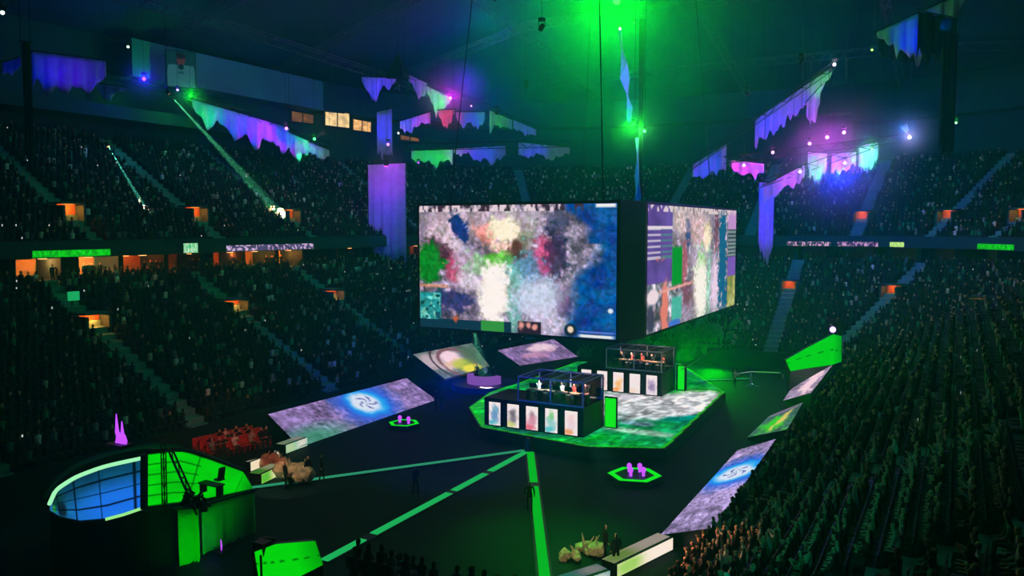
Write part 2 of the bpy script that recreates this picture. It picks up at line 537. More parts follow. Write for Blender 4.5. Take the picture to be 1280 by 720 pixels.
# one seat shape (local: faces +x, floor at z 0)
def seat_shape(mb):
    mb.box((-.02, 0, .42), (.40, .46, .06)); mb.box((-.24, 0, .66), (.05, .46, .46), 0, Matrix.Rotation(-.15, 3, 'Y'))
    mb.box((-.1, 0, .2), (.08, .34, .4)); return mb
# seated people: skinned body grown once per pose, then shared by its copies
def body_mesh(name, joints, edges, mats, colour, sub=1):
    me = bpy.data.meshes.new(name); me.from_pydata([j[0] for j in joints], edges, [])
    o = bpy.data.objects.new(name, me); COL.objects.link(o)
    m = o.modifiers.new('s', 'SKIN'); m.branch_smoothing = .6
    for v, j in zip(me.skin_vertices[0].data, joints):
        v.radius = (j[1], j[2] if len(j) > 2 else j[1]); v.use_root = False
    me.skin_vertices[0].data[0].use_root = True
    if sub:
        s = o.modifiers.new('u', 'SUBSURF'); s.levels = sub; s.render_levels = sub
    dg = bpy.context.evaluated_depsgraph_get()
    nm = bpy.data.meshes.new_from_object(o.evaluated_get(dg)); nm.name = name
    bpy.data.objects.remove(o); bpy.data.meshes.remove(me)
    nm.materials.clear()
    for q in mats: nm.materials.append(q)
    for p in nm.polygons:
        p.material_index = colour(p.center); p.use_smooth = True
    return nm

def seated_joints(lean=0.0, arm=0, turn=0.0):
    # faces +x, hips on a seat 0.45 high
    J = [((0, 0, .52), .15, .17), ((.01+lean*.4, 0, .75), .13, .16), ((.02+lean, 0, 1.0), .12, .17), ((.03+lean*1.2, 0, 1.12), .055),
         ((.05+lean*1.35, turn*.02, 1.22), .085, .085), ((.06+lean*1.4, turn*.03, 1.34), .08, .08)]
    E = [(0, 1), (1, 2), (2, 3), (3, 4), (4, 5)]
    for s in (-1, 1):
        n = len(J)
        J += [((.08, s*.10, .50), .085), ((.44, s*.12, .52), .065), ((.46, s*.12, .10), .045), ((.58, s*.12, .05), .035)]
        E += [(0, n), (n, n+1), (n+1, n+2), (n+2, n+3)]
        n = len(J)
        sh = (.02+lean, s*.20, 1.03)
        if arm == 1:    # hands together in front of the chest, clapping or holding a phone
            el = (.14+lean, s*.25, .80); ha = (.36+lean, s*.06, .98)
        elif arm == 2:  # both arms raised
            el = (.12+lean, s*.30, 1.25); ha = (.10+lean, s*.24, 1.55)
        else:
            el = (.08+lean, s*.26, .76); ha = (.32, s*.14, .64)
        J += [(sh, .06), (el, .045), (ha, .032), ((ha[0]+.07, ha[1]-s*.01, ha[2]+.02), .03)]
        E += [(2, n), (n, n+1), (n+1, n+2), (n+2, n+3)]
    return J, E
def seated_colour(arm, lean):
    def f(c):
        if c.z > 1.16 and abs(c.y) < .13 and c.z < 1.46:
            return 2 if (c.z > 1.34 or c.x < .02+lean*1.2) else 1
        if arm == 2 and c.z > 1.35: return 1
        if arm == 1 and c.x > .28+lean and c.z > .8: return 1
        if c.z > .56 or (c.z > .50 and c.x < .02): return 0 if not (arm == 0 and c.x > .26 and c.z > .6) else 1
        return 3
    return f
SPEC = []
for i, (lean, arm, turn) in enumerate([(0, 0, 0), (.08, 1, 1), (-.05, 0, 2), (.12, 0, -1), (0, 1, -2), (.02, 2, 0)]):
    J, E = seated_joints(lean, arm, turn)
    SPEC.append(body_mesh('spectator', J, E, [M['shirts'], M['skin'], M['hair'], M['trousers']], seated_colour(arm, lean)))

seat_mb = MB(); seat_shape(seat_mb)
seat0 = seat_mb.build('stadium_seat', M['seat'])
smesh = seat0.data; bpy.data.objects.remove(seat0)
PH = MB(); PH.box((0, 0, 0), (.012, .075, .15)); ph0 = PH.build('phone', M['phone']); phmesh = ph0.data; bpy.data.objects.remove(ph0)
def link(name, me, loc, rz, label, cat, group):
    o = bpy.data.objects.new(name, me); COL.objects.link(o); o.location = loc; o.rotation_euler = (0, 0, rz)
    return tag(o, label, cat, group)
nph = 0
for s in near_seats:
    x, y, z, ang = s[:4]
    link('stadium_seat', smesh, (x, y, z), ang, 'dark plastic flip seat under a spectator in the near right stand', 'seat', 'seats of the near right stand')
    if random.random() < .95:
        k = random.choices(range(6), [6, 3, 5, 4, 3, .8])[0]
        link('spectator', SPEC[k], (x+random.uniform(-.03, .03), y, z+random.uniform(-.03, 0)), ang+random.uniform(-.15, .15),
             'person sitting among the dark crowd of the near right stand', 'person', 'spectators nearest the camera in the right stand')

# everybody else: one countless crowd, low shapes because each is a few pixels
def crowd(sts, name, label, r):
    # template of one seated body, faces +x
    def ring(cx, cy_, z, rx, ry, n=6): return [(cx+rx*math.cos(2*math.pi*i/n), cy_+ry*math.sin(2*math.pi*i/n), z) for i in range(n)]
    V = []; F = []; C = []
    def loft(rings, c):
        b = len(V)
        for rg in rings: V.extend(rg)
        n = len(rings[0])
        for i in range(len(rings)-1):
            for k in range(n): F.append((b+i*n+k, b+i*n+(k+1) % n, b+(i+1)*n+(k+1) % n, b+(i+1)*n+k)); C.append(c)
        for k in range(0, n-2, 2):
            F.append((b+(len(rings)-1)*n, b+(len(rings)-1)*n+k+1, b+(len(rings)-1)*n+k+2, b+(len(rings)-1)*n+min(k+3, n-1) if k+3 < n else b+(len(rings)-1)*n+k+2)); C.append(c)
    loft([ring(0, 0, .45, .15, .18), ring(.02, 0, .8, .12, .17), ring(.02, 0, 1.03, .11, .22), ring(.03, 0, 1.12, .05, .07)], 0)
    hb = len(V); nb = len(F)
    loft([ring(.04, 0, 1.12, .05, .05), ring(.05, 0, 1.22, .10, .085), ring(.05, 0, 1.31, .10, .085), ring(.04, 0, 1.38, .045, .04)], 1)
    F2 = []; C2 = []
    for f, c in zip(F, C):
        f = tuple(dict.fromkeys(f))
        if len(f) >= 3: F2.append(f); C2.append(c)
    F, C = F2, C2
    b = len(V)                        # thighs
    for x in (0, .5):
        for yy, zz in ((-.18, .44), (.18, .44), (.16, .58), (-.16, .58)): V.append((x, yy, zz))
    for q in ((4, 5, 6, 7), (0, 1, 5, 4), (1, 2, 6, 5), (2, 3, 7, 6), (3, 0, 4, 7)): F.append(tuple(b+i for i in q)); C.append(2)
    V = np.array(V); nv = len(V)
    n = len(sts)
    X = np.array([[s[0], s[1], s[2]] for s in sts]); A = np.array([s[3] for s in sts])+r.normal(0, .15, n)
    lean = r.normal(0, .08, n); sc = r.uniform(.94, 1.06, n)
    z = V[None, :, 2]*sc[:, None]
    lx = V[None, :, 0]+lean[:, None]*np.maximum(V[None, :, 2]-.5, 0)
    ly = V[None, :, 1]+r.normal(0, .03, n)[:, None]
    ca, sa = np.cos(A)[:, None], np.sin(A)[:, None]
    P3 = np.stack([X[:, 0:1]+ca*lx-sa*ly, X[:, 1:2]+sa*lx+ca*ly, X[:, 2:3]+z], -1).reshape(-1, 3)
    ls = np.array([len(f) for f in F]); lv = np.concatenate([np.array(f) for f in F])
    allv = (lv[None, :]+np.arange(n)[:, None]*nv).ravel(); tot = np.tile(ls, n)
    st = np.concatenate([[0], np.cumsum(tot)[:-1]])
    me = bpy.data.meshes.new(name); me.vertices.add(len(P3)); me.vertices.foreach_set('co', P3.ravel())
    me.loops.add(len(allv)); me.loops.foreach_set('vertex_index', allv.astype(np.int32))
    me.polygons.add(len(tot)); me.polygons.foreach_set('loop_start', st.astype(np.int32)); me.polygons.foreach_set('loop_total', tot.astype(np.int32))
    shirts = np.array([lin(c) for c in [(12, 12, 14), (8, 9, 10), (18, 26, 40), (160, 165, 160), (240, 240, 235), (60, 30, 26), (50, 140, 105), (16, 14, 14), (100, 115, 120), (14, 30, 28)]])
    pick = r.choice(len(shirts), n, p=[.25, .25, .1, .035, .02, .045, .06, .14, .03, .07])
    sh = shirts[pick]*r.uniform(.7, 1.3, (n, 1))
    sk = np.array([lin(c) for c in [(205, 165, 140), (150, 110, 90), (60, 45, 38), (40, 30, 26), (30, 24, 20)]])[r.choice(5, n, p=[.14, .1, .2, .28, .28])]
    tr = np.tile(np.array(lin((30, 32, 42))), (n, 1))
    fc = np.stack([sh, sk, tr], 1)[:, C]     # n, faces, 3
    fc = np.clip(fc.reshape(-1, 3), 0, 1)
    fc = np.concatenate([fc, np.ones((len(fc), 1))], 1).astype(np.float32)
    at = me.color_attributes.new('dye', 'FLOAT_COLOR', 'CORNER')
    at.data.foreach_set('color', np.repeat(fc, tot, axis=0).ravel())
    me.update(calc_edges=True); me.validate()
    me.materials.append(M['people'])
    o = bpy.data.objects.new(name, me); COL.objects.link(o)
    tag(o, label, 'crowd', kind='stuff')
    return o
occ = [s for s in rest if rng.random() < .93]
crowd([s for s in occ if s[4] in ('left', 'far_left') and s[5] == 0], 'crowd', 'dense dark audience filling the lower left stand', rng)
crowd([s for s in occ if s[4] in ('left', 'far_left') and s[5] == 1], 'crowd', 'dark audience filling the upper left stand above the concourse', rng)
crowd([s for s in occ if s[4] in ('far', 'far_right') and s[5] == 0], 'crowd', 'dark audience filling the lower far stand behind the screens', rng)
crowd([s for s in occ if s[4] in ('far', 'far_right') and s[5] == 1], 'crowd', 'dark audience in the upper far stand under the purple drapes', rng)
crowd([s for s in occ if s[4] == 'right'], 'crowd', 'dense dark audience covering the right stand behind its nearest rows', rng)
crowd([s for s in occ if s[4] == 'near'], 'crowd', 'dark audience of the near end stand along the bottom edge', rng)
# their seats, as one mesh
def seat_mass(sts):
    mb = MB(); seat_shape(mb); V = np.array(mb.v); F = np.array(mb.f); n = len(sts)
    X = np.array([[s[0], s[1], s[2]] for s in sts]); A = np.array([s[3] for s in sts]); ca, sa = np.cos(A)[:, None], np.sin(A)[:, None]
    P3 = np.stack([X[:, 0:1]+ca*V[None, :, 0]-sa*V[None, :, 1], X[:, 1:2]+sa*V[None, :, 0]+ca*V[None, :, 1], X[:, 2:3]+V[None, :, 2]+0*ca], -1).reshape(-1, 3)
    f = (F[None]+(np.arange(n)*len(V))[:, None, None]).reshape(-1, 4)
    me = bpy.data.meshes.new('seating'); me.vertices.add(len(P3)); me.vertices.foreach_set('co', P3.ravel())
    me.loops.add(f.size); me.loops.foreach_set('vertex_index', f.ravel().astype(np.int32))
    me.polygons.add(len(f)); me.polygons.foreach_set('loop_start', (np.arange(len(f))*4).astype(np.int32)); me.polygons.foreach_set('loop_total', np.full(len(f), 4, np.int32))
    me.update(calc_edges=True); me.materials.append(M['seat'])
    o = bpy.data.objects.new('seating', me); COL.objects.link(o)
    tag(o, 'dark flip seats beneath the farther audience all round the arena', 'seating', kind='stuff')
seat_mass(rest)
# glowing phones held up among the audience
cand = [s for s in occ if s[4] != 'near']
pick = rng.choice(len(cand), 190, replace=False)
for i in pick:
    x, y, z, ang = cand[i][:4]
    link('phone', phmesh, (x+.30*math.cos(ang), y+.30*math.sin(ang), z+.66), ang, 'lit phone glinting as a pale speck in the dark audience', 'phone', 'lit phones in the audience')

# ------------------------------------------------------------------ lamps
def lamp(loc, target, rgb, power, angle=40, blend=.4, size=.12, name='aimed_spot'):
    ld = bpy.data.lights.new(name, 'SPOT'); ld.energy = power; ld.color = lin(rgb)
    ld.spot_size = math.radians(angle); ld.spot_blend = blend; ld.shadow_soft_size = size
    o = bpy.data.objects.new(name, ld); COL.objects.link(o); o.location = loc
    o.rotation_euler = (Vector(target)-Vector(loc)).to_track_quat('-Z', 'Y').to_euler()
    return o
def glow(loc, rgb, power, size=.1, name='point_glow'):
    ld = bpy.data.lights.new(name, 'POINT'); ld.energy = power; ld.color = lin(rgb); ld.shadow_soft_size = size
    o = bpy.data.objects.new(name, ld); COL.objects.link(o); o.location = loc
    return o
_mh = {}
def moving_head(loc, target, rgb, label, lens=12.0, r=.16, group=None):
    """clamp, yoke, round head and its lens, turned towards the target"""
    loc = Vector(loc); d = (Vector(target)-loc).normalized()
    root = empty('moving_head_light', loc, label, 'stage light', group)
    q = d.to_track_quat('Z', 'Y').to_matrix()
    k = (round(r, 3),)
    side = q @ Vector((1, 0, 0)); up = Vector((0, 0, 1))
    mb = MB(); mb.tube([loc-d*r*1.6, loc-d*r*.6, loc+d*r*1.5, loc+d*r*1.7], [r*.6, r*1.05, r*1.15, r*1.0], 12)
    mb.build('lamp_head', M['black'], root)
    mb = MB()
    for s in (-1, 1): mb.tube([loc+side*s*r*1.35, loc+side*s*r*1.35+up*r*2.2], r*.16, 5)
    mb.tube([loc+side*r*1.45+up*r*2.2, loc-side*r*1.45+up*r*2.2], r*.2, 6)
    mb.build('yoke', M['black'], root)
    mb = MB(); mb.box(loc+up*r*2.9, (r*2.4, r*2.0, r*1.2)); mb.build('base', M['black'], root)
    if loc.z > 20 and roof_z(loc.x, loc.y) > loc.z+1: mb = MB(); mb.tube([loc+up*r*3, (loc.x, loc.y, roof_z(loc.x, loc.y)-.06)], .02, 4); mb.build('suspension_wire', M['cable'], root)
    mb = MB(); mb.tube([loc+d*r*1.7, loc+d*r*1.78, loc+d*r*1.86], [r*.98, r*.9, r*.4], 14); mb.build('lens', lens_mat(rgb, min(lens, 60)*.3+1.2), root)
    return root

GREEN, PURPLE, PINK, BLUE, CYAN, WHITE = (20, 255, 30), (150, 60, 255), (255, 110, 240), (40, 70, 255), (0, 210, 200), (225, 255, 235)
TEAL = (0, 215, 150)
# wash lights added as fill to colour the stands and the roof
WASH = [
    ((-40, 40, 38), (-60, 48, 8), (0, 180, 150), 21000, 75), ((-40, 70, 38), (-62, 80, 8), (0, 185, 165), 28000, 75),
    ((-29, 70, 40), (-22, 108, 8), (0, 170, 160), 18000, 75), ((-12, 50, 36), (2, 45, 6), (0, 180, 140), 7000, 80),
    ((-12, 76, 38), (4, 84, 8), (0, 180, 140), 8000, 80), ((-30, 60, 38), (-28, 45, 0), (0, 160, 160), 8000, 90),
    ((-12, 25, 34), (0, 22, 8), (0, 180, 100), 2600, 80), ((-20, 88, 30), (-12, 112, 22), (0, 40, 255), 30000, 60),
    ((-50, 88, 30), (-66, 100, 22), (0, 50, 220), 12000, 60),
    ((-62, 84, 33), (-84, 82, 33.5), (0, 150, 140), 2000, 90), ((-30, 60, 32), (-70, 100, 10), (0, 140, 80), 6000, 60),
    ((-44, 84, 32), (-44, 90, 50), (0, 70, 130), 7000, 110), ((-14, 84, 32), (-8, 92, 50), (0, 170, 25), 15000, 140),
]
for i, (a, b, c, p, an) in enumerate(WASH):
    lamp(a, b, c, p, an, .7, .25, 'stand_wash')
    moving_head(a, b, c, 'small dark wash light added as fill below the roof trusses', 2.0, .2, 'added wash lights below the roof')

# the big green lamp above the screens, bright in the haze
g = W(771, 1, 86)
gl = moving_head(g, CAM, GREEN, 'large glaring green lamp above the hanging screens', 60, .42)
glow(g+Vector((0, -.9, -.3)), (0, 255, 0), 13000, .3)
lamp(g, g+Vector((18, 14, 3)), (0, 200, 30), 7000, 130, 1)
for (px, py, dd, rgb, nm, pw) in [(775, 36, 84, WHITE, 'small pale lamp at the top of the twisted blue cable sleeve', 60), (792, 29, 84, GREEN, 'small green lamp just right of the twisted cable sleeve top', 300),
                                  (793, 155, 80, GREEN, 'small green lamp halfway down the hanging cables', 1100), (806, 164, 80, (80, 255, 120), 'faint green lamp right of the hanging cables', 300)]:
    p = W(px, py, dd); moving_head(p, CAM, rgb, nm, 8, .13); glow(p+Vector((0, -.5, -.1)), rgb, pw, .1)

# ------------------------------------------------------------------ hanging drapes lit by coloured lamps
def drape(a, b, drops, label, light=(), seed=0, name='hanging_drape', pts=None, fold=.12, power=500, group=None):
    """cloth hung between a and b; lower edge hangs by each of the drops in metres, pleated"""
    a = Vector(a); b = Vector(b); L = (b-a).length; n = max(24, int(L/.18)); rows = 7
    dirv = (b-a).normalized(); nrm = dirv.cross(Vector((0, 0, 1))).normalized()
    if (CAM-a).dot(nrm) < 0: nrm = -nrm
    r = random.Random(seed); ph = r.random()*6
    V = []; mbf = []
    for j in range(rows+1):
        for i in range(n+1):
            f = i/n; g_ = f*(len(drops)-1); k = min(int(g_), len(drops)-2); dr = drops[k]*(1-(g_-k))+drops[k+1]*(g_-k)
            v = j/rows
            if j == 0 and i == 0: teeth = [1+r.uniform(-.28, .22) for _ in range(n+2)]
            tk = f*n*.55; tt = teeth[int(tk)]*(1-tk % 1)+teeth[int(tk)+1]*(tk % 1); dr *= 1.15*(1+(tt-1)*min(1, 3/max(dr, .5)))
            off = fold*(math.sin(f*L*5.2+ph)+.5*math.sin(f*L*11+ph*2))*(.3+.7*v)
            p = a.lerp(b, f)+Vector((0, 0, -dr*v))+nrm*off
            V.append(tuple(p-a))
    F = [(j*(n+1)+i, (j+1)*(n+1)+i, (j+1)*(n+1)+i+1, j*(n+1)+i+1) for j in range(rows) for i in range(n)]
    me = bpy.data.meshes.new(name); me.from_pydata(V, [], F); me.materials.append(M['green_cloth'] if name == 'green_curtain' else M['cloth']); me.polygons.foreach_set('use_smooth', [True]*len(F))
    root = empty(name, a, label, 'drape', group)
    o = bpy.data.objects.new('cloth', me); COL.objects.link(o); o.parent = root
    sm = o.modifiers.new('t', 'SOLIDIFY'); sm.thickness = .02
    mb = MB(); mb.tube([a-dirv*.2+Vector((0, 0, .08)), b+dirv*.2+Vector((0, 0, .08))], .07, 6); mb.build('batten', M['black'], root)
    if min(a.z, b.z) > 18:
        for q in (a, b):
            if roof_z(q.x, q.y) > q.z+1: mb = MB(); mb.tube([q+Vector((0, 0, .1)), (q.x, q.y, roof_z(q.x, q.y)-.06)], .02, 4); mb.build('suspension_wire', M['cable'], root)
    mx = max(drops)
    for (f, rgb, pw) in light:
        c = a.lerp(b, f)+Vector((0, 0, -mx*.45)); s = c+nrm*3.0+Vector((0, 0, -1.2))
        rgb = tuple(max(0, min(255, q-(95 if q < 200 else 0))) for q in rgb)
        pw *= 2.6 if rgb[1] > 180 and rgb[2] < 120 else 1.35
        lamp(s, c, rgb, pw*.36, 80, .8, .1, 'drape_light')
    return root
def dpx(p0, p1, d0, d1, drops_px, label, light, seed, **k):
    a = W(p0[0], p0[1], d0); b = W(p1[0], p1[1], d1); dm = (d0+d1)/2/FPX
    return drape(a, b, [q*dm for q in drops_px], label, light, seed, **k)
dpx((4, 78), (26, 72), 74, 74, [12, 15, 10], 'small blue-lit drape at the upper left edge', [(.5, (40, 90, 220), 160)], 1)
dpx((38, 64), (132, 76), 76, 79, [36, 40, 38, 40, 34, 28, 22], 'broad dim purple drape under the roof at the upper left', [(.2, (50, 50, 220), 420), (.45, (170, 0, 230), 420), (.8, (160, 0, 230), 380)], 2)
dpx((120, 104), (158, 110), 88, 88, [4, 22, 6, 2], 'small green-lit pointed drape beside the purple lamp', [(.5, (10, 160, 90), 220)], 3)
dpx((240, 124), (362, 160), 92, 98, [10, 26, 16, 30, 22, 32, 20, 28, 24], 'long slanting drape going from green to violet above the left stand', [(.1, GREEN, 600), (.35, (30, 110, 255), 500), (.62, (120, 70, 255), 750), (.9, (160, 50, 255), 800)], 4)
dpx((362, 166), (412, 188), 98, 101, [18, 24, 10, 16, 8], 'blue drape continuing the violet one towards the corner', [(.4, (50, 80, 255), 520), (.8, (20, 130, 120), 150)], 5)
dpx((452, 96), (495, 98), 112, 113, [4, 22, 26, 8, 12, 2], 'lavender pointed drape under the black rigging peak', [(.4, (110, 90, 255), 650), (.7, (40, 70, 255), 400)], 6)
dpx((505, 91), (534, 104), 113, 112, [3, 9, 26, 8], 'teal pointed drape right of the black rigging peak', [(.3, (130, 80, 255), 450), (.8, (60, 190, 180), 400)], 7)
dpx((534, 108), (564, 122), 112, 111, [6, 26, 18, 4], 'bright green pointed drape beside the pink lamp', [(.4, (20, 255, 20), 1500)], 8)
dpx((500, 152), (538, 140), 108, 107, [8, 16, 12, 10, 12], 'striped violet drape left of the pink pennant', [(.3, (100, 50, 255), 500), (.8, (230, 70, 255), 600)], 9)
dpx((548, 138), (568, 137), 107, 107, [5, 22, 4], 'pink pointed pennant below the pink lamp', [(.5, (255, 90, 190), 900)], 10)
dpx((570, 140), (606, 140), 108, 108, [5, 18, 10, 22, 8], 'pale lavender drape right of the pink pennant', [(.5, (120, 120, 255), 480)], 11)
dpx((612, 138), (640, 150), 108, 108, [24, 14, 10, 12], 'green-white drape at the right end of the corner ring', [(.2, (60, 240, 90), 600), (.8, (40, 150, 140), 300)], 12)
dpx((642, 150), (670, 162), 108, 108, [8, 12, 6], 'small violet drape at the tip of the corner ring', [(.5, (120, 60, 255), 400)], 13)
dpx((514, 188), (566, 186), 104, 106, [8, 14, 12, 20, 12, 16], 'lime green jagged drape over the far stand', [(.3, (20, 230, 20), 700), (.8, (20, 255, 20), 700)], 14)
dpx((567, 186), (632, 182), 106, 108, [5, 8, 4, 16, 14, 18, 14, 12], 'violet striped drape between the green and dim purple ones', [(.5, (160, 70, 255), 600), (.85, (60, 90, 200), 260), (.1, (200, 60, 255), 350)], 15)
dpx((648, 178), (712, 184), 108, 108, [14, 16, 12, 16, 10, 8], 'purple drape nearest the back of the left screen', [(.3, (150, 50, 255), 620), (.85, (60, 60, 160), 120)], 16)
dpx((1040, 84), (944, 150), 92, 98, [6, 20, 24, 22, 28, 26, 30], 'long slanting drape falling from green to purple on the right', [(.08, GREEN, 700), (.4, (20, 120, 200), 300), (.75, (90, 70, 255), 650), (.95, (150, 60, 255), 650)], 17)
dpx((1026, 108), (1008, 128), 92, 93, [18, 34, 30, 12], 'dim green pointed drape hanging inside the right rigging', [(.5, (0, 140, 70), 260)], 18)
dpx((908, 180), (866, 206), 98, 100, [26, 24, 26, 14], 'purple leaf-shaped drape alone at the right of the cables', [(.3, (60, 70, 255), 450), (.7, (150, 60, 255), 800)], 19)
dpx((912, 200), (955, 205), 96, 96, [6, 14, 12, 16, 8], 'pink drape between two lamps on the right', [(.5, PINK, 800)], 20)
dpx((955, 232), (1006, 206), 95, 93, [22, 18, 14, 20, 14], 'pale lavender drape glaring under the right truss', [(.2, (120, 150, 255), 700), (.7, (210, 160, 255), 800)], 21)
dpx((1010, 190), (1034, 192), 93, 92, [20, 34, 28, 16], 'bright green drape left of the pink one on the right truss', [(.5, (30, 255, 40), 1700)], 22)
dpx((1040, 192), (1070, 190), 92, 92, [18, 24, 22, 14], 'glowing pink drape on the right truss', [(.5, (255, 110, 240), 1100)], 23)
dpx((1074, 182), (1098, 178), 92, 91, [22, 30, 26, 14], 'green drape at the right end of the pink one', [(.5, (30, 255, 60), 1700)], 24)
dpx((1096, 40), (1206, -10), 82, 78, [4, 16, 34, 42, 56, 26, 28, 30, 10], 'large teal and blue drape at the top right', [(.45, (20, 100, 230), 900), (.8, (0, 190, 200), 900), (.1, (0, 190, 140), 500)], 25)
# tall vertical banners
dpx((460, 206), (507, 204), 104, 104, [92, 100, 106, 110, 108, 104], 'tall purple-lit banner hanging in the far left corner', [], 30, name='tall_banner', fold=.2)
dpx((471, 140), (490, 136), 105, 105, [42, 50, 46], 'slim violet drape hanging above the tall purple banner', [(.5, (150, 60, 255), 1400)], 33)
p = W(483, 203, 101); moving_head(p, W(480, 310, 103), PINK, 'pink-violet lamp glaring at the top of the tall purple banner', 25, .26)
for k, (fx, fy, pw, c) in enumerate([(484, 222, 1100, (170, 10, 255)), (480, 252, 1000, (100, 0, 255)), (478, 285, 650, (80, 0, 240))]):
    s = W(fx, fy, 97); lamp(s, W(fx, fy, 104), c, pw, 60, .9, .15)
dpx((949, 228), (968, 228), 100, 100, [70, 84, 88, 70], 'narrow blue-violet banner hanging beside the right screen', [], 31, name='tall_banner', fold=.15)
for (fx, fy, pw, c) in [(958, 250, 420, (20, 80, 255)), (957, 290, 480, (80, 20, 255))]:
    s = W(fx, fy, 96); lamp(s, W(fx, fy, 100), c, pw, 50, .9, .15)
# visible lamps among the drapes
HEADS = [
    (180, 98, 84, PURPLE, 20, 'purple lamp left of the bright green one, high on the left', 900), (222, 112, 88, (190, 150, 255), 8, 'pale violet lamp beside the start of the long white beam', 150),
    (238, 119, 90, GREEN, 16, 'green lamp above the left end of the slanting drape', 900), (358, 160, 96, PINK, 16, 'magenta lamp at the lower end of the long slanting drape', 500),
    (393, 173, 99, (60, 255, 120), 14, 'green lamp over the blue drape on the left', 350), (485, 180, 103, (200, 110, 255), 12, 'violet lamp just above the tall banner lamp', 300),
    (478, 156, 108, (120, 60, 255), 10, 'dim violet lamp under the lavender pointed drape', 500), (498, 166, 108, WHITE, 7, 'small white lamp right of the violet corner lamps', 40),
    (563, 122, 109, PINK, 22, 'pink lamp throwing a violet glow onto the roof', 1000), (589, 132, 109, (200, 190, 255), 6, 'tiny pale lamp right of the pink pennant', 30),
    (523, 203, 103, PURPLE, 8, 'small violet lamp below the lime green drape', 80), (1043, 80, 90, (225, 200, 255), 22, 'white-violet lamp at the top end of the right slanting drape', 500),
    (1090, 62, 86, (150, 230, 90), 7, 'small yellow-green lamp under the top right drape', 160), (1055, 165, 90, (240, 190, 255), 18, 'pale pink lamp at the foot of the blue beam', 500),
    (1034, 171, 91, (255, 190, 240), 16, 'pink-white lamp in the middle of the right truss', 500), (1012, 179, 92, (255, 160, 230), 14, 'rose lamp left of the pink-white one on the right truss', 220),
    (1137, 171, 88, (200, 200, 255), 20, 'blue-white lamp at the right end of the right truss', 500), (1195, 153, 84, (150, 255, 170), 8, 'faint green lamp at the foot of the dark tower', 260),
    (966, 190, 94, (255, 170, 255), 12, 'rose lamp at the left end of the right truss', 350), (930, 206, 95, (255, 180, 230), 14, 'pink-white lamp in front of the pink drape', 450),
    (1056, 203, 91, (255, 190, 240), 14, 'white-pink lamp in front of the glowing pink drape', 260), (1000, 214, 92, (255, 220, 250), 12, 'white lamp beside the pale lavender drape', 140),
    (1090, 186, 90, (160, 255, 140), 8, 'lime lamp in front of the right-hand green drape', 500),
    (160, 58, 80, (210, 255, 240), 8, 'small white lamp below the roof at upper left', 0), (3, 15, 70, (190, 240, 230), 10, 'white lamp in the top left corner', 0), (0, 115, 76, (220, 160, 220), 8, 'pinkish lamp at the left edge', 0),
]
for (px, py, d, rgb, ls, lb, pw) in HEADS:
    p = W(px, py, d); t = p+(CAM-p).normalized()*3+Vector((0, 0, -.6))
    moving_head(p, t, rgb, lb, ls, .17 if ls > 9 else .12)
    if pw: glow(p+(CAM-p).normalized()*.45, tuple(max(0, q-110) if q < 200 else q for q in rgb), pw*.8, .08)
for (px, py, dd, c, pw) in [(1050, 222, 92, (0, 40, 255), 3500), (985, 225, 94, (0, 60, 255), 1500), (620, 122, 112, (0, 30, 255), 2200), (330, 150, 92, (10, 30, 255), 450), (1130, 160, 86, (0, 90, 200), 1500), (590, 95, 109, (60, 0, 255), 2500)]:
    glow(W(px, py, dd), c, pw, .15)  # added blue and violet point lights without fixtures, tinting the haze
# beams seen in the haze
BEAMS = [((212, 118, 84), (372, 292, 96), (255, 205, 130), 75000, 4.6, 'pale lamp throwing the long white beam on the left'),
         ((136, 184, 78), (205, 300, 80), (255, 215, 170), 40000, 4.2, 'small pale lamp throwing the short beam over the upper left stand'),
         ((590, 402, 84), (606, 476, 80), (255, 200, 130), 3500, 11, 'small white lamp throwing a beam onto the analyst desk'),
         ((1055, 165, 90), (1096, 84, 92), (30, 60, 255), 24000, 16, None), ((1137, 170, 88), (1108, 118, 88), (10, 255, 20), 22000, 26, None),
         ((1043, 80, 90), (1005, 128, 92), (20, 230, 40), 12000, 24, None), ((393, 173, 99), (430, 150, 99), (20, 255, 20), 16000, 18, None),
         ((238, 119, 90), (300, 150, 90), (10, 255, 20), 12000, 20, None), ((238, 119, 90), (310, 112, 92), (0, 230, 80), 9000, 14, None),
         ((563, 122, 109), (585, 85, 111), (110, 20, 255), 30000, 44, None), ((410, 190, 99), (330, 215, 99), (0, 200, 40), 14000, 30, None)]
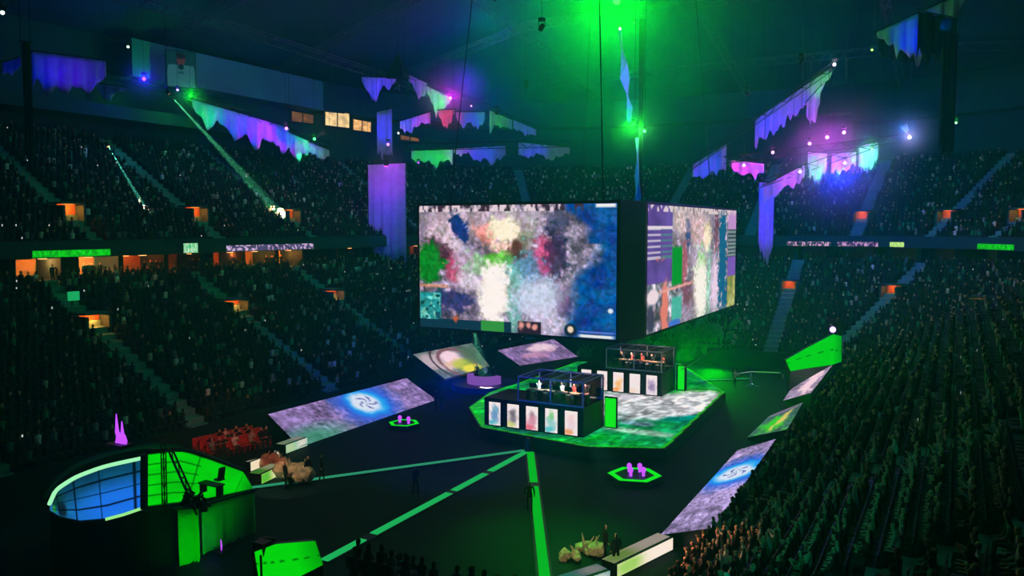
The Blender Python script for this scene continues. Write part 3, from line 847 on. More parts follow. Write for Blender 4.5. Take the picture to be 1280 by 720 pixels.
def fog_mat(name, dens, kind, p1=0.0, p2=1.0, col=(.9, .95, .9)):
    """fog that thins out towards its own edge: 'ball' of radius p1, or 'stream' opening with slope p1 over length p2"""
    m = bpy.data.materials.new(name); m.use_nodes = True; nt = m.node_tree; nt.nodes.clear(); N_ = nt.nodes.new; lk = nt.links.new
    o = N_('ShaderNodeOutputMaterial'); v = N_('ShaderNodeVolumeScatter'); v.inputs['Color'].default_value = (*col, 1); v.inputs['Anisotropy'].default_value = .15
    tc = N_('ShaderNodeTexCoord')
    def math_(op, a, b=None, clamp=False):
        n = N_('ShaderNodeMath'); n.operation = op; n.use_clamp = clamp
        for k, q in enumerate((a, b)):
            if q is None: continue
            if isinstance(q, (int, float)): n.inputs[k].default_value = q
            else: lk(q, n.inputs[k])
        return n.outputs[0]
    if kind == 'ball':
        ln = N_('ShaderNodeVectorMath'); ln.operation = 'LENGTH'; lk(tc.outputs['Object'], ln.inputs[0])
        a = math_('SUBTRACT', 1.0, math_('DIVIDE', ln.outputs['Value'], p1), True); d = math_('MULTIPLY', math_('POWER', a, 1.6), dens)
    else:
        sp = N_('ShaderNodeSeparateXYZ'); lk(tc.outputs['Object'], sp.inputs[0])
        rho = math_('SQRT', math_('ADD', math_('MULTIPLY', sp.outputs[0], sp.outputs[0]), math_('MULTIPLY', sp.outputs[1], sp.outputs[1])))
        Rz = math_('ADD', math_('MULTIPLY', sp.outputs[2], p1), .06)
        a = math_('SUBTRACT', 1.0, math_('DIVIDE', rho, Rz), True)
        b = math_('SUBTRACT', 1.0, math_('DIVIDE', sp.outputs[2], p2), True)
        d = math_('MULTIPLY', math_('MULTIPLY', a, b), dens)
    lk(d, v.inputs['Density']); lk(v.outputs[0], o.inputs['Volume']); return m
BEAM_NAMES = iter(['blue lamp rising on the right', 'green lamp at the right end of the right truss', 'green lamp on the right slanting drape', 'small green lamp over the blue drape', 'bright green lamp above the long left drape',
                   'green lamp shining sideways at upper left', 'pink lamp glowing violet on the roof', 'green lamp shining down over the left stand'])
for (a, b, c, pw, an, lb) in BEAMS:
    nm_b = '' if lb else next(BEAM_NAMES)
    A, B = W(*a), W(*b); L = (B-A).length*1.1; d = (B-A).normalized()
    lamp(A, B, c, pw*(70 if lb else .5), an, .35, .05, 'beam')
    if lb: moving_head(A-d*.35, B, c, lb, 4, .15)
    sl = math.tan(math.radians(an/2))*1.1
    mb = MB(); mb.tube([(0, 0, .03), (0, 0, L)], [.06, .06+sl*L], 20)
    o = mb.build('fog_beam_cone', fog_mat('fog_beam_cone', .2 if lb else .12, 'stream', sl, L), smooth=True)  # fog cone added and shaped like the beam so that it shows
    o.location = A; o.rotation_euler = d.to_track_quat('Z', 'Y').to_euler()
    tag(o, 'cone of fog added to show the beam of the %s' % (lb or nm_b), 'fog', kind='stuff')
def puff(p, r, dens, label, col=(.75, .8, 1)):
    mb = MB(); mb.sphere((0, 0, 0), r, 16, 10); o = mb.build('fog_halo', fog_mat('fog_halo', dens, 'ball', r, 1, col)); o.location = p  # denser ball of fog added round a lamp to give its halo
    tag(o, label, 'fog', kind='stuff')
puff(g, 24, .05, 'added fog ball for the green halo around the large lamp above the screens', (.06, 1, .55))  # green of the lamp put into the fog tint
for (px, py, dd, r, de, lb) in [(793, 158, 80, 4, .06, 'added fog for the green halo at the small lamp on the hanging cables'), (563, 118, 109, 6, .06, 'added fog for the violet halo round the pink lamp under the roof'),
                                (180, 98, 84, 3, .07, 'added fog for the purple halo round the lamp at upper left'), (1050, 205, 91, 9, .05, 'added fog for the blue glow below the pink drape on the right'), (483, 203, 100, 3, .07, 'added fog for the pink halo over the tall purple banner'),
                                (1137, 168, 87, 3.5, .06, 'added halo fog round the blue-white lamp at the right end of the right truss'), (238, 119, 89, 2.5, .06, 'added fog for the green halo at the left end of the long drape'), (1018, 178, 91, 4, .06, 'added halo fog round the row of rose lamps on the right')]:
    puff(W(px, py, dd), r, de, lb)

# trusses that carry the drapes
for (a, b, lb) in [((30, 60, 86), (236, 116, 92), 'dark truss sloping down through the purple lamps at upper left'), ((236, 116, 92), (415, 180, 101), 'dark truss above the long slanting left drape'),
                   ((498, 84, 113), (676, 160, 109), 'truss sloping right from the black rigging peak'), ((498, 150, 109), (676, 160, 109), 'lower truss of the corner drape ring'),
                   ((505, 180, 103), (716, 176, 108), 'level truss over the far stand drapes'), ((1048, 74, 90), (862, 206, 100), 'truss sloping down-left on the right side'),
                   ((950, 226, 95), (1105, 172, 90), 'truss carrying the pink and green drapes on the right'), ((905, 196, 96), (1145, 166, 88), 'long truss with the row of pink lamps on the right')]:
    truss(W(*a), W(*b), .8, lb, 'lighting_truss', None, .05, M['black'])

# black rigging peak, tower drape and cables
mb = MB(); b0 = W(497, 66, 113)
mb.v = [tuple(b0)]+[tuple(b0+Vector((dx, dy, -3.6))) for dx, dy in ((-1.6, -1.2), (1.8, -1.2), (1.8, 1.2), (-1.6, 1.2))]; mb.f = [(0, 1, 2), (0, 2, 3), (0, 3, 4), (0, 4, 1), (4, 3, 2, 1)]; mb.m = [0]*5
tag(mb.build('rigging_hood', M['drape'], origin=b0), 'black pointed rigging hood above the corner drapes', 'rigging')
def dark_drape(p0, p1, d, drops, label, seed):
    a, b = W(p0[0], p0[1], d), W(p1[0], p1[1], d); r = drape(a, b, [q*d/FPX for q in drops], label, [], seed, 'black_drape', fold=.25)
    for o in bpy.data.objects:
        if o.parent == r and o.name.startswith('cloth'): o.data.materials[0] = M['drape']
    return r
dark_drape((1148, 14), (1196, 24), 77, [44, 52, 46, 30, 20], 'black drape hood at the top of the tower, upper right', 40)
dark_drape((1178, 40), (1197, 44), 76.5, [126, 132, 124], 'tall narrow black drape column at the upper right', 43)
dark_drape((1098, 48), (1160, 60), 84, [16, 20, 18, 14], 'low black drape border under the top right drape', 41)
dark_drape((26, 52), (38, 54), 73, [130, 140, 134], 'narrow black drape hanging at the upper left', 42)
# twisted cable sleeve between roof and screens
def sleeve(pts, wid, m, label, light):
    root = None; mb = MB(); n = len(pts); prev = None
    for i, (px, py, d) in enumerate(pts):
        p = W(px, py, d); a = i*1.1; off = (_R*math.cos(a)+_F*math.sin(a))*wid[i]/2
        l = p-off; r = p+off; bk = Vector((0, .08, 0))
        cur = (l, r, r+bk, l+bk)
        if prev:
            for k in range(4): mb.quad(prev[k], prev[(k+1) % 4], cur[(k+1) % 4], cur[k])
        prev = cur
    o = mb.build('cable_sleeve', m, origin=W(*pts[0])); tag(o, label, 'cable sleeve')
    for (px, py, d, c, pw) in light: lamp(W(px, py, d), W(px+1, py+2, d+8), c, pw, 70, .8)
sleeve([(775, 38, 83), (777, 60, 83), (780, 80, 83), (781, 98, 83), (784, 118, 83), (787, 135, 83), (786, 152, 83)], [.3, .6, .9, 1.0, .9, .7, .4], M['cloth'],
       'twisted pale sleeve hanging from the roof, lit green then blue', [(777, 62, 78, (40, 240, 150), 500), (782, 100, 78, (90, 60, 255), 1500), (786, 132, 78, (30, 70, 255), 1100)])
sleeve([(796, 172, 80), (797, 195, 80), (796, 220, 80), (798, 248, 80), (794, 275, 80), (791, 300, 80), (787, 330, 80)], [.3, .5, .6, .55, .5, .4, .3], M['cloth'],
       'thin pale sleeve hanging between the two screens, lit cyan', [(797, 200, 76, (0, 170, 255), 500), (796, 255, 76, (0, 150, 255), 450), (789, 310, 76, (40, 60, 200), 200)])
mb = MB()
for i in range(5): mb.tube([W(800+i*1.5, 24, 84+i*.2), W(799+i, 150, 81), W(798+i*1.2, 262, 80)], .05, 6)
tag(mb.build('cable_bundle', M['cable'], origin=W(800, 24, 84)), 'bundle of dark cables dropping from the roof to the screens', 'cables')

# ------------------------------------------------------------------ hanging screens
FX0, FX1, FY, SX, SY0, SY1, ZB, ZT = -42.9, -23.9, 61.2, -22.8, 65.4, 96.0, 7.0, 17.9
def paint_front(u, v):
    n = fbm(u, v, 9, 3, 1.7); n2 = fbm(u, v, 22, 9, 1.7); n3 = fbm(u, v, 5, 21, 1.7)
    img = np.stack([150+0*u, 145+0*u, 175+0*u], -1)
    img = img*(.55+.9*(n[..., None]-.25))*(1+1.6*(n2[..., None]-.5))
    n4 = fbm(u, v, 45, 40, 1.7, 3); wob = (n3-.5)*1.2+(n2-.5)*1.8+(n4-.5)*.5
    B = lambda *a, **k: blob(img, u, v, *a, wob=wob*k.pop('w', .8), **k)
    B(.30, .10, .30, .10, (215, 200, 215), .6); B(.12, .22, .10, .12, (225, 205, 220), .7); B(.08, .36, .10, .16, (90, 60, 80), .6, ang=.7)
    B(.22, .18, .045, .12, (15, 45, 120), .95, soft=.3, ang=-.3); B(.18, .30, .05, .10, (230, 215, 235), .8, ang=-.5)
    B(.14, .40, .05, .14, (60, 25, 45), .7, ang=-.5); B(.20, .52, .05, .12, (200, 70, 110), .7); B(.27, .45, .07, .10, (200, 190, 220), .7)
    B(.38, .22, .08, .09, (245, 160, 150), .9); B(.47, .20, .09, .11, (255, 250, 215), .95); B(.46, .34, .08, .06, (250, 215, 200), .9)
    B(.53, .35, .05, .08, (75, 40, 35), .85); B(.58, .24, .04, .12, (150, 160, 140), .6)
    B(.63, .10, .12, .08, (200, 190, 205), .6); B(.35, .48, .08, .10, (150, 215, 160), .8); B(.43, .43, .08, .07, (90, 200, 50), .85)
    B(.66, .38, .045, .14, (215, 80, 140), .85); B(.72, .40, .05, .18, (40, 30, 70), .7); B(.72, .15, .06, .10, (40, 50, 90), .6); B(.64, .5, .05, .05, (180, 70, 130), .8)
    B(.57, .52, .08, .12, (95, 160, 200), .8); B(.51, .72, .05, .25, (110, 190, 175), .85)
    B(.40, .70, .085, .23, (250, 255, 245), 1.0, soft=.35); B(.28, .62, .07, .07, (225, 220, 240), .8); B(.20, .78, .10, .08, (45, 45, 110), .8)
    B(.64, .72, .13, .15, (185, 205, 238), .95); B(.69, .9, .09, .12, (205, 200, 235), .9); B(.76, .74, .04, .12, (90, 60, 110), .6)
    # deep blue right side
    edge = .80+.08*np.sin(v*5)+(n3-.5)*.16-.06*(v < .3)
    a = np.clip((u-edge)/.06, 0, 1)[..., None]
    blue = np.stack([10+50*(n2-.4), 50+90*(n-.25), 140+60*(n-.3)], -1)
    img[:] = img*(1-a)+blue*a
    blob(img, u, v, .05, .47, .075, .16, (15, 130, 30), 1, soft=.4, wob=wob*.5); blob(img, u, v, .07, .655, .09, .012, (205, 150, 130), 1, soft=.3, box=True)
    blob(img, u, v, .06, .83, .06, .12, (40, 150, 150), 1, soft=.1, box=True)
    m = (abs(u-.06) < .055) & (abs(v-.83) < .11); q = (vnoise(u, v, 60, 40, 4) > .6) & m; img[q] = (110, 215, 200)
    q = (vnoise(u, v, 50, 34, 5) < .3) & m; img[q] = (15, 80, 90)
    img *= (1+.75*(n4[..., None]-.5))
    img += np.stack([(n2-.5)*90, (n-.5)*30, (n4-.5)*60], -1)*np.where(u[..., None] > .8, .2, .5)
    blob(img, u, v, .405, .70, .055, .2, (255, 255, 250), .92, soft=.8, wob=wob*.5); blob(img, u, v, .64, .72, .1, .12, (205, 222, 245), .6, soft=.9, wob=wob*.5); blob(img, u, v, .46, .2, .05, .07, (255, 252, 225), .8, soft=.9, wob=wob*.5)
    # control bar along the bottom: portraits and dark strips
    bar = (v > .93-.03*u); img[bar & (u < .5)] = (15, 50, 70); img[bar & (u > .34) & (u < .46)] = (50, 150, 60)
    img[(u > .53) & (u < .65) & (v > .90)] = (40, 25, 45)
    for cu in (.20, .55, .585, .62): blob(img, u, v, cu, .94 if cu > .3 else .92, .012, .022, (225, 160, 150) if cu > .3 else (190, 95, 60), 1, soft=.9, wob=wob)
    blob(img, u, v, .79, .95, .03, .05, (20, 40, 60), 1, soft=.2); blob(img, u, v, .79, .945, .014, .025, (235, 220, 190), 1, soft=.3)
    blob(img, u, v, .91, .955, .08, .006, (90, 120, 210), 1, soft=.3, box=True); blob(img, u, v, .91, .985, .08, .010, (225, 240, 240), 1, soft=.3, box=True)
    blob(img, u, v, .975, .79, .012, .018, (215, 240, 255), 1, soft=.4)
    top = (v < .05); k = vnoise(u, v, 90, 20, 8); img[top & (k > .55) & (u < .75)] = (225, 215, 225); img[top & (k < .35) & (u < .85)] = (60, 40, 60)
    blob(img, u, v, .95, .015, .045, .012, (240, 250, 250), 1, soft=.2, box=True)
    return img
def paint_side(u, v):
    n = fbm(u, v, 7, 31, 2); n2 = fbm(u, v, 20, 35, 2.4)
    img = np.stack([150+0*u, 150+0*u, 170+0*u], -1)*(.5+1.0*(n[..., None]-.2))*(1+1.5*(n2[..., None]-.5))
    n4 = fbm(u, v, 45, 50, 1.7, 3); B = lambda *a, **k: blob(img, u, v, *a, wob=(n-.5)*.8+(n2-.5)*1.6+(n4-.5), **k)
    B(.32, .12, .10, .12, (225, 205, 205), .8); B(.38, .25, .03, .14, (30, 60, 130), .8); B(.52, .2, .12, .16, (230, 200, 205), .8); B(.6, .28, .045, .14, (255, 240, 205), .95)
    B(.5, .45, .10, .10, (200, 190, 225), .7); B(.34, .5, .04, .2, (190, 90, 110), .7); B(.72, .3, .03, .3, (110, 60, 90), .7); B(.53, .72, .085, .3, (245, 252, 238), 1, soft=.4)
    B(.54, .48, .045, .1, (150, 225, 140), .8); B(.63, .7, .03, .3, (150, 220, 190), .8); B(.71, .72, .06, .28, (225, 205, 240), .9); B(.38, .8, .06, .14, (120, 60, 90), .6); B(.36, .93, .07, .08, (170, 160, 190), .7)
    img *= (1+.8*(n4[..., None]-.5)); img += np.stack([(n2-.5)*90, (n-.5)*30, (n4-.5)*60], -1)*.6
    blob(img, u, v, .53, .74, .05, .26, (248, 255, 245), .9, soft=.8, wob=(n-.5)); blob(img, u, v, .71, .74, .035, .22, (235, 220, 248), .8, soft=.8, wob=(n-.5)); blob(img, u, v, .6, .28, .03, .1, (255, 245, 215), .8, soft=.9)
    B(.81, .5, .05, .5, (20, 95, 140), .95, soft=.2, box=True)
    img[(u > .88) & (v < .2)] = (190, 150, 215); img[(u > .88) & (v > .2) & (v < .5)] = (120, 150, 150)
    img[(u > .88) & (v >= .2) & (v < .48) & (np.sin(v*160) > .2)] = (60, 60, 90); img[(u > .88) & (v >= .48) & (v < .68)] = (120, 85, 190)
    a = (u > .88) & (v >= .68); img[a] = img[a]*.5+np.array((90, 100, 20))
    blob(img, u, v, .27, .50, .05, .16, (10, 150, 45), 1, soft=.2, box=True); blob(img, u, v, .27, .86, .05, .1, (70, 190, 170), .9, soft=.3, box=True)
    L = u < .22; img[L & (v < .62)] = (90, 70, 150); img[L] *= (.8+.5*n[L][..., None])
    rows = L & (v > .17) & (v < .44) & (np.sin(v*140) > .35); img[rows & (u < .11)] = (190, 190, 215); img[rows & (u >= .12)] = (80, 130, 140)
    img[L & (abs(v-.175) < .012)] = (225, 220, 235)
    blob(img, u, v, .16, .78, .03, .2, (225, 130, 118), 1, soft=.7, wob=(n-.5)*2); blob(img, u, v, .05, .72, .05, .06, (235, 225, 235), 1, soft=.3)
    blob(img, u, v, .27, .68, .16, .012, (230, 170, 160), .9, soft=.3, box=True, ang=-.1); blob(img, u, v, .03, .9, .03, .10, (60, 60, 90), .9, soft=.3); blob(img, u, v, .25, .98, .06, .03, (60, 110, 220), .9, soft=.4)
    img[(v < .05) & (vnoise(u, v, 70, 20, 3) > .5)] = (215, 210, 215)
    return img
cube = empty('hanging_screen_cube', ((FX0+SX)/2, (FY+SY1)/2, ZT), 'huge box of bright video screens hung over the stage', 'video screen')
body = [(FX0-.3, FY+.1), (FX1+.25, FY+.1), (SX-.1, SY0-.3), (SX-.1, SY1+.3), (FX0-.3, SY1+.3)]
mb = MB(); mb.prism(body, ZB-.25, ZT+.25); mb.build('housing', M['black'], cube)
fs = screen_grid('front_screen', [(FX0, FY, ZT), (FX1, FY, ZT), (FX1, FY, ZB), (FX0, FY, ZB)], 240, 150, paint_front, M['screen'], cube)
fs['label'] = 'wide bright game picture with a blue right side'
ss = screen_grid('side_screen', [(SX, SY0, ZT), (SX, SY1, ZT), (SX, SY1, ZB), (SX, SY0, ZB)], 240, 130, paint_side, M['screen'], cube)
ss['label'] = 'bright game picture seen at an angle with purple edges'
for (x, y) in ((FX0+2, FY+2), (FX1-2, FY+2), (FX0+2, SY1-3), (SX-2, SY1-3)):
    mb = MB(); mb.tube([(x, y, ZT+.2), (x*.7-8.7, y*.8+13, 46)], .05, 5); mb.build('hoist_cable', M['cable'], cube)

# ------------------------------------------------------------------ sloped LED banks round the floor
def led_bank(corners, paint, label, nx=120, ny=30, thick=.35):
    tl, tr, br, bl = [Vector(c) for c in corners]
    c = (tl+tr+br+bl)/4; n = (tr-tl).cross(bl-tl).normalized()
    if n.z < 0: n = -n
    root = empty('led_bank', (c.x, c.y, min(bl.z, br.z)), label, 'led screen')
    screen_grid('led_surface', [p+n*.02 for p in (tl, tr, br, bl)], nx, ny, paint, M['screen_dim'], root)
    mb = MB(); lo = [Vector((p.x, p.y, min(bl.z, br.z)-.1)) for p in (tl, tr)]
    m_n = [p-n*.3 for p in (tl, tr, br, bl)]; mb.quad(*m_n); mb.quad(tl, tr, lo[1], lo[0]); mb.quad(bl, tl, lo[0], Vector((bl.x, bl.y, lo[0].z))); mb.quad(tr, br, Vector((br.x, br.y, lo[0].z)), lo[1])
    mb.build('support', M['black'], root)
    return root
def cracked(base, eye=None, seed=0, green=0.0, dark=.5, lo=(50, 90, 110)):
    def f(u, v):
        n = fbm(u, v, 4, seed, 4); n2 = fbm(u, v, 14, seed+5, 4); cr = abs(fbm(u, v, 7, seed+9, 4)-.5)
        img = np.stack([base[i]+0*u for i in range(3)], -1)*(.55+.8*n[..., None])*(1+.9*(n2[..., None]-.5))
        img *= (1-dark*np.clip(1-cr/.03, 0, 1))[..., None]
        if green: blob(img, u, v, .1, .95, .2, .35, (30, 160, 90), green, soft=1)
        if eye:
            cu, cv, ru, rv = eye; wb = (n-.5)*.5
            blob(img, u, v, cu, cv, ru*2.1, rv*2.0, (20, 90, 235), .95, soft=.8, wob=wb); blob(img, u, v, cu, cv, ru*1.45, rv*1.4, (40, 170, 250), 1, soft=.4, wob=wb)
            blob(img, u, v, cu-.01, cv, ru, rv, (215, 235, 255), 1, soft=.4, wob=wb)
            r_ = np.sqrt(((u-cu)/ru)**2+((v-cv)/rv)**2); ring = (r_ < .7) & (np.sin(np.arctan2((v-cv)/rv, (u-cu)/ru)*5+r_*9) > .5); img[ring] = (110, 120, 190)
        return img
    return f
led_bank([P(335, 518, 1.9), P(508, 473, 1.9), P(545, 500, .15), P(375, 559, .15)], cracked((150, 130, 195), (.57, .42, .085, .34), 50, .6),
         'long violet cracked LED bank with a cyan eye, before the left stand')
led_bank([P(892, 660, 1.9), P(970, 549, 1.9), P(922, 563, .15), P(826, 669, .15)], cracked((165, 150, 205), (.60, .45, .085, .42), 60),
         'long violet LED bank with a cyan streak, beside the right stand', 120, 40)
def paint_ge(u, v):
    img = cracked((70, 120, 110), None, 70)(u, v); blob(img, u, v, .35, .5, .3, .32, (60, 220, 50), .9, soft=.8, wob=(fbm(u, v, 8, 2)-.5)*2); blob(img, u, v, .5, .35, .28, .12, (225, 210, 110), .9, soft=.6, ang=-.3, wob=(fbm(u, v, 8, 4)-.5)*2); blob(img, u, v, .95, .5, .12, .5, (130, 110, 150), .8, soft=.8)
    return img
led_bank([P(984, 537, 1.9), P(1004, 503, 1.9), P(962, 520, .15), P(934, 547, .15)], paint_ge, 'short green and yellow LED bank beside the right stand', 60, 30)
def paint_pk(u, v):
    img = cracked((165, 150, 190), None, 80)(u, v); blob(img, u, v, .45, .35, .5, .2, (250, 225, 240), .95, soft=.7, wob=(fbm(u, v, 8, 6)-.5)*2)
    return img
led_bank([P(1014, 491, 1.9), P(1042, 455, 1.9), P(1000, 470, .15), P(979, 501, .15)], paint_pk, 'pale pink LED bank at the far end of the right side', 60, 30)
def paint_pk2(u, v):
    img = cracked((135, 115, 175), None, 84)(u, v); wb = (fbm(u, v, 8, 6)-.5)*2; blob(img, u, v, .6, .3, .22, .2, (245, 225, 240), .9, soft=.8, wob=wb); blob(img, u, v, .45, .6, .2, .2, (200, 150, 190), .7, soft=.8, wob=wb)
    return img
def paint_sw(u, v):
    n = fbm(u, v, 8, 90)
    img = np.stack([90+0*u, 110+0*u, 110+0*u], -1)*(.5+n[..., None]); wb = (n-.5)*1.2
    for k, (cu, cv, c) in enumerate([(.3, .5, (245, 235, 245)), (.45, .35, (250, 225, 240)), (.15, .35, (190, 180, 190))]): blob(img, u, v, cu, cv, .2, .3, c, .95, soft=.6, wob=wb)
    r_ = np.sqrt((u-.5)**2*4+(v-.6)**2); img[(abs(r_-.55) < .05)] = (130, 90, 100); img[(abs(r_-.75) < .03)] = (70, 50, 60)
    blob(img, u, v, .42, .62, .16, .16, (225, 190, 150), .8, soft=.7, wob=wb); blob(img, u, v, .56, .72, .2, .2, (180, 210, 60), .8, soft=.6, wob=wb)
    blob(img, u, v, .64, .9, .2, .14, (235, 235, 70), .95, soft=.4, wob=wb*.5); blob(img, u, v, .86, .4, .16, .4, (80, 120, 90), .8, soft=.8, wob=wb); return img
led_bank([P(516, 443, 3.4), P(590, 429, 3.4), P(612, 458, 1.2), P(556, 474, 1.2)], paint_sw, 'raised LED bank with white swirls and a yellow corner, behind the analyst desk', 80, 40)
led_bank([P(622, 438, 1.9), P(692, 424, 1.9), P(722, 446, .15), P(650, 457, .15)], paint_pk2, 'violet LED bank behind the far end of the stage', 80, 24)

# ------------------------------------------------------------------ stage
SZ = .8
poly = [P(x, y, SZ) for x, y in [(600, 534), (585, 509), (612, 490), (655, 476), (720, 452), (850, 454), (907, 490), (832, 561), (735, 559)]]
pc = sum(poly, Vector())/len(poly)
stage = empty('stage', (pc.x, pc.y, 0), 'low angular stage with a glowing green patterned floor', 'stage')
mb = MB(); mb.prism([(p.x, p.y) for p in poly], 0, SZ-.02); mb.build('riser', M['black'], stage)
def inside(x, y, pl):
    c = np.zeros(x.shape, bool); j = len(pl)-1
    for i in range(len(pl)):
        xi, yi, xj, yj = pl[i].x, pl[i].y, pl[j].x, pl[j].y
        c ^= ((yi > y) != (yj > y)) & (x < (xj-xi)*(y-yi)/(yj-yi+1e-9)+xi); j = i
    return c
def stage_floor():
    xs = np.arange(min(p.x for p in poly), max(p.x for p in poly), .16); ys = np.arange(min(p.y for p in poly), max(p.y for p in poly), .16)
    X, Y = np.meshgrid(xs, ys); u = (X-xs[0])/(xs[-1]-xs[0]); v = (Y-ys[0])/(ys[-1]-ys[0])
    n = fbm(u, v, 6, 100, 1, 4); n2 = fbm(u, v, 20, 105); cr = abs(fbm(u, v, 9, 108)-.5)
    img = np.stack([10+60*(n2-.4), 130+260*(n-.45), 60+150*(n2-.4)], -1); img = np.clip(img, 0, 255)
    def B(px, py, rx, ry, c, k=.9, s=.7):
        q = P(px, py, SZ); blob(img, X, Y, q.x, q.y, rx, ry, c, k, soft=s, wob=(n-.5)*1.6)
    B(830, 518, 6, 3, (0, 120, 120)); B(815, 540, 5, 4, (20, 170, 100), .8); B(885, 495, 3.5, 4, (40, 165, 30), .8)
    B(610, 507, 2.5, 3, (40, 215, 60)); B(632, 495, 2.2, 1.8, (100, 205, 175)); B(600, 522, 2.5, 2, (30, 190, 50))
    B(812, 505, 6.5, 4.2, (225, 225, 240), .95, .4); B(862, 505, 2.8, 5.5, (215, 225, 235), .95, .4); B(780, 514, 4, 3.0, (200, 215, 220), .85); B(800, 540, 3, .8, (190, 210, 200), .7); B(800, 530, 1.2, .8, (150, 170, 220), .7)
    img *= (1-.45*np.clip(1-cr/.025, 0, 1))[..., None]
    d = np.full(X.shape, 9e9)
    for i in range(len(poly)):
        a, b = poly[i], poly[(i+1) % len(poly)]; ab = np.array([b.x-a.x, b.y-a.y]); t = np.clip(((X-a.x)*ab[0]+(Y-a.y)*ab[1])/(ab@ab), 0, 1)
        d = np.minimum(d, np.hypot(X-a.x-ab[0]*t, Y-a.y-ab[1]*t))
    img *= (.75+.9*np.clip((fbm(u, v, 40, 120)-.35), 0, 1)*1.6)[..., None]; img[d < .3] = (35, 175, 25)
    ins = inside(X, Y, poly); c = ins[:-1, :-1] & ins[1:, 1:] & ins[:-1, 1:] & ins[1:, :-1]
    idx = np.arange(X.size).reshape(X.shape); f = np.stack([idx[:-1, :-1][c], idx[:-1, 1:][c], idx[1:, 1:][c], idx[1:, :-1][c]], -1)
    me = bpy.data.meshes.new('led_floor'); me.from_pydata(np.stack([X, Y, X*0+SZ+.01], -1).reshape(-1, 3).tolist(), [], f.tolist())
    z = np.clip(img, 0, 255)/255; z = np.where(z <= .04045, z/12.92, ((z+.055)/1.055)**2.4)
    col = np.concatenate([z, np.ones(X.shape+(1,))], -1).astype(np.float32)
    at = me.color_attributes.new('picture', 'FLOAT_COLOR', 'POINT'); at.data.foreach_set('color', col.ravel())
    me.materials.append(M['screen_dim']); o = bpy.data.objects.new('led_floor', me); COL.objects.link(o); attach(o, stage)
stage_floor()

# people: standing crew and seated players
def standing_joints(arm=0, step=.0):
    J = [((0, 0, .98), .13, .16), ((0, 0, 1.2), .11, .15), ((.01, 0, 1.42), .11, .17), ((.02, 0, 1.53), .055), ((.03, 0, 1.63), .08, .08), ((.03, 0, 1.75), .075, .075)]
    E = [(0, 1), (1, 2), (2, 3), (3, 4), (4, 5)]
    for s in (-1, 1):
        n = len(J); J += [((0, s*.10, .92), .09), ((.03+step*s*.5, s*.11, .5), .06), ((step*s, s*.12, .08), .045), ((.14+step*s, s*.13, .04), .035)]; E += [(0, n), (n, n+1), (n+1, n+2), (n+2, n+3)]
        n = len(J); el, ha = ((.0, s*.27, 1.15), (.08, s*.26, .88)) if arm == 0 else ((.16, s*.24, 1.2), (.40, s*.12, 1.25))
        J += [((0, s*.20, 1.44), .06), (el, .045), (ha, .032), ((ha[0]+.06, ha[1], ha[2]-.04 if arm == 0 else ha[2]), .03)]; E += [(2, n), (n, n+1), (n+1, n+2), (n+2, n+3)]
    return J, E
def stand_colour(c):
    if c.z > 1.55 and abs(c.y) < .14: return 2 if (c.z > 1.74 or c.x < .0) else 1
    if abs(c.y) > .2 and c.z < .95 and c.z > .75: return 1
    return 0 if c.z > .98 or abs(c.y) > .22 else 3
JS, ES = standing_joints(0, .12); STAND = body_mesh('crew_member', JS, ES, [M['crew'], M['skin'], M['hair'], M['crew']], stand_colour)
JS2, ES2 = standing_joints(1, .1); REACH = body_mesh('crew_member', JS2, ES2, [M['jerseyw'], M['skin'], M['hair'], M['trousers']], stand_colour)
JP, EP = seated_joints(.08, 0, 0); PLAY = {}
for nm_, jm in (('a', M['jersey']), ('b', M['jerseyw']), ('c', M['crew'])): PLAY[nm_] = body_mesh('player', JP, EP, [jm, M['skin'], M['hair'], M['trousers']], seated_colour(0, .08))

def chair_mesh(mb, m=None):
    mb.box((0, 0, .42), (.48, .46, .08)); mb.box((-.27, 0, .85), (.08, .44, .8)); mb.tube([(0, 0, .1), (0, 0, .4)], .04, 6)
    for k in range(5):
        a = k*1.2566; mb.tube([(0, 0, .1), (.3*math.cos(a), .3*math.sin(a), .05)], .025, 5)
    for s in (-1, 1): mb.box((.02, s*.27, .62), (.3, .05, .04)); mb.tube([(.02, s*.27, .44), (.02, s*.27, .62)], .02, 4)
cm = MB(); chair_mesh(cm); c_ = cm.build('gaming_chair', M['black']); CHAIR = c_.data; bpy.data.objects.remove(c_)

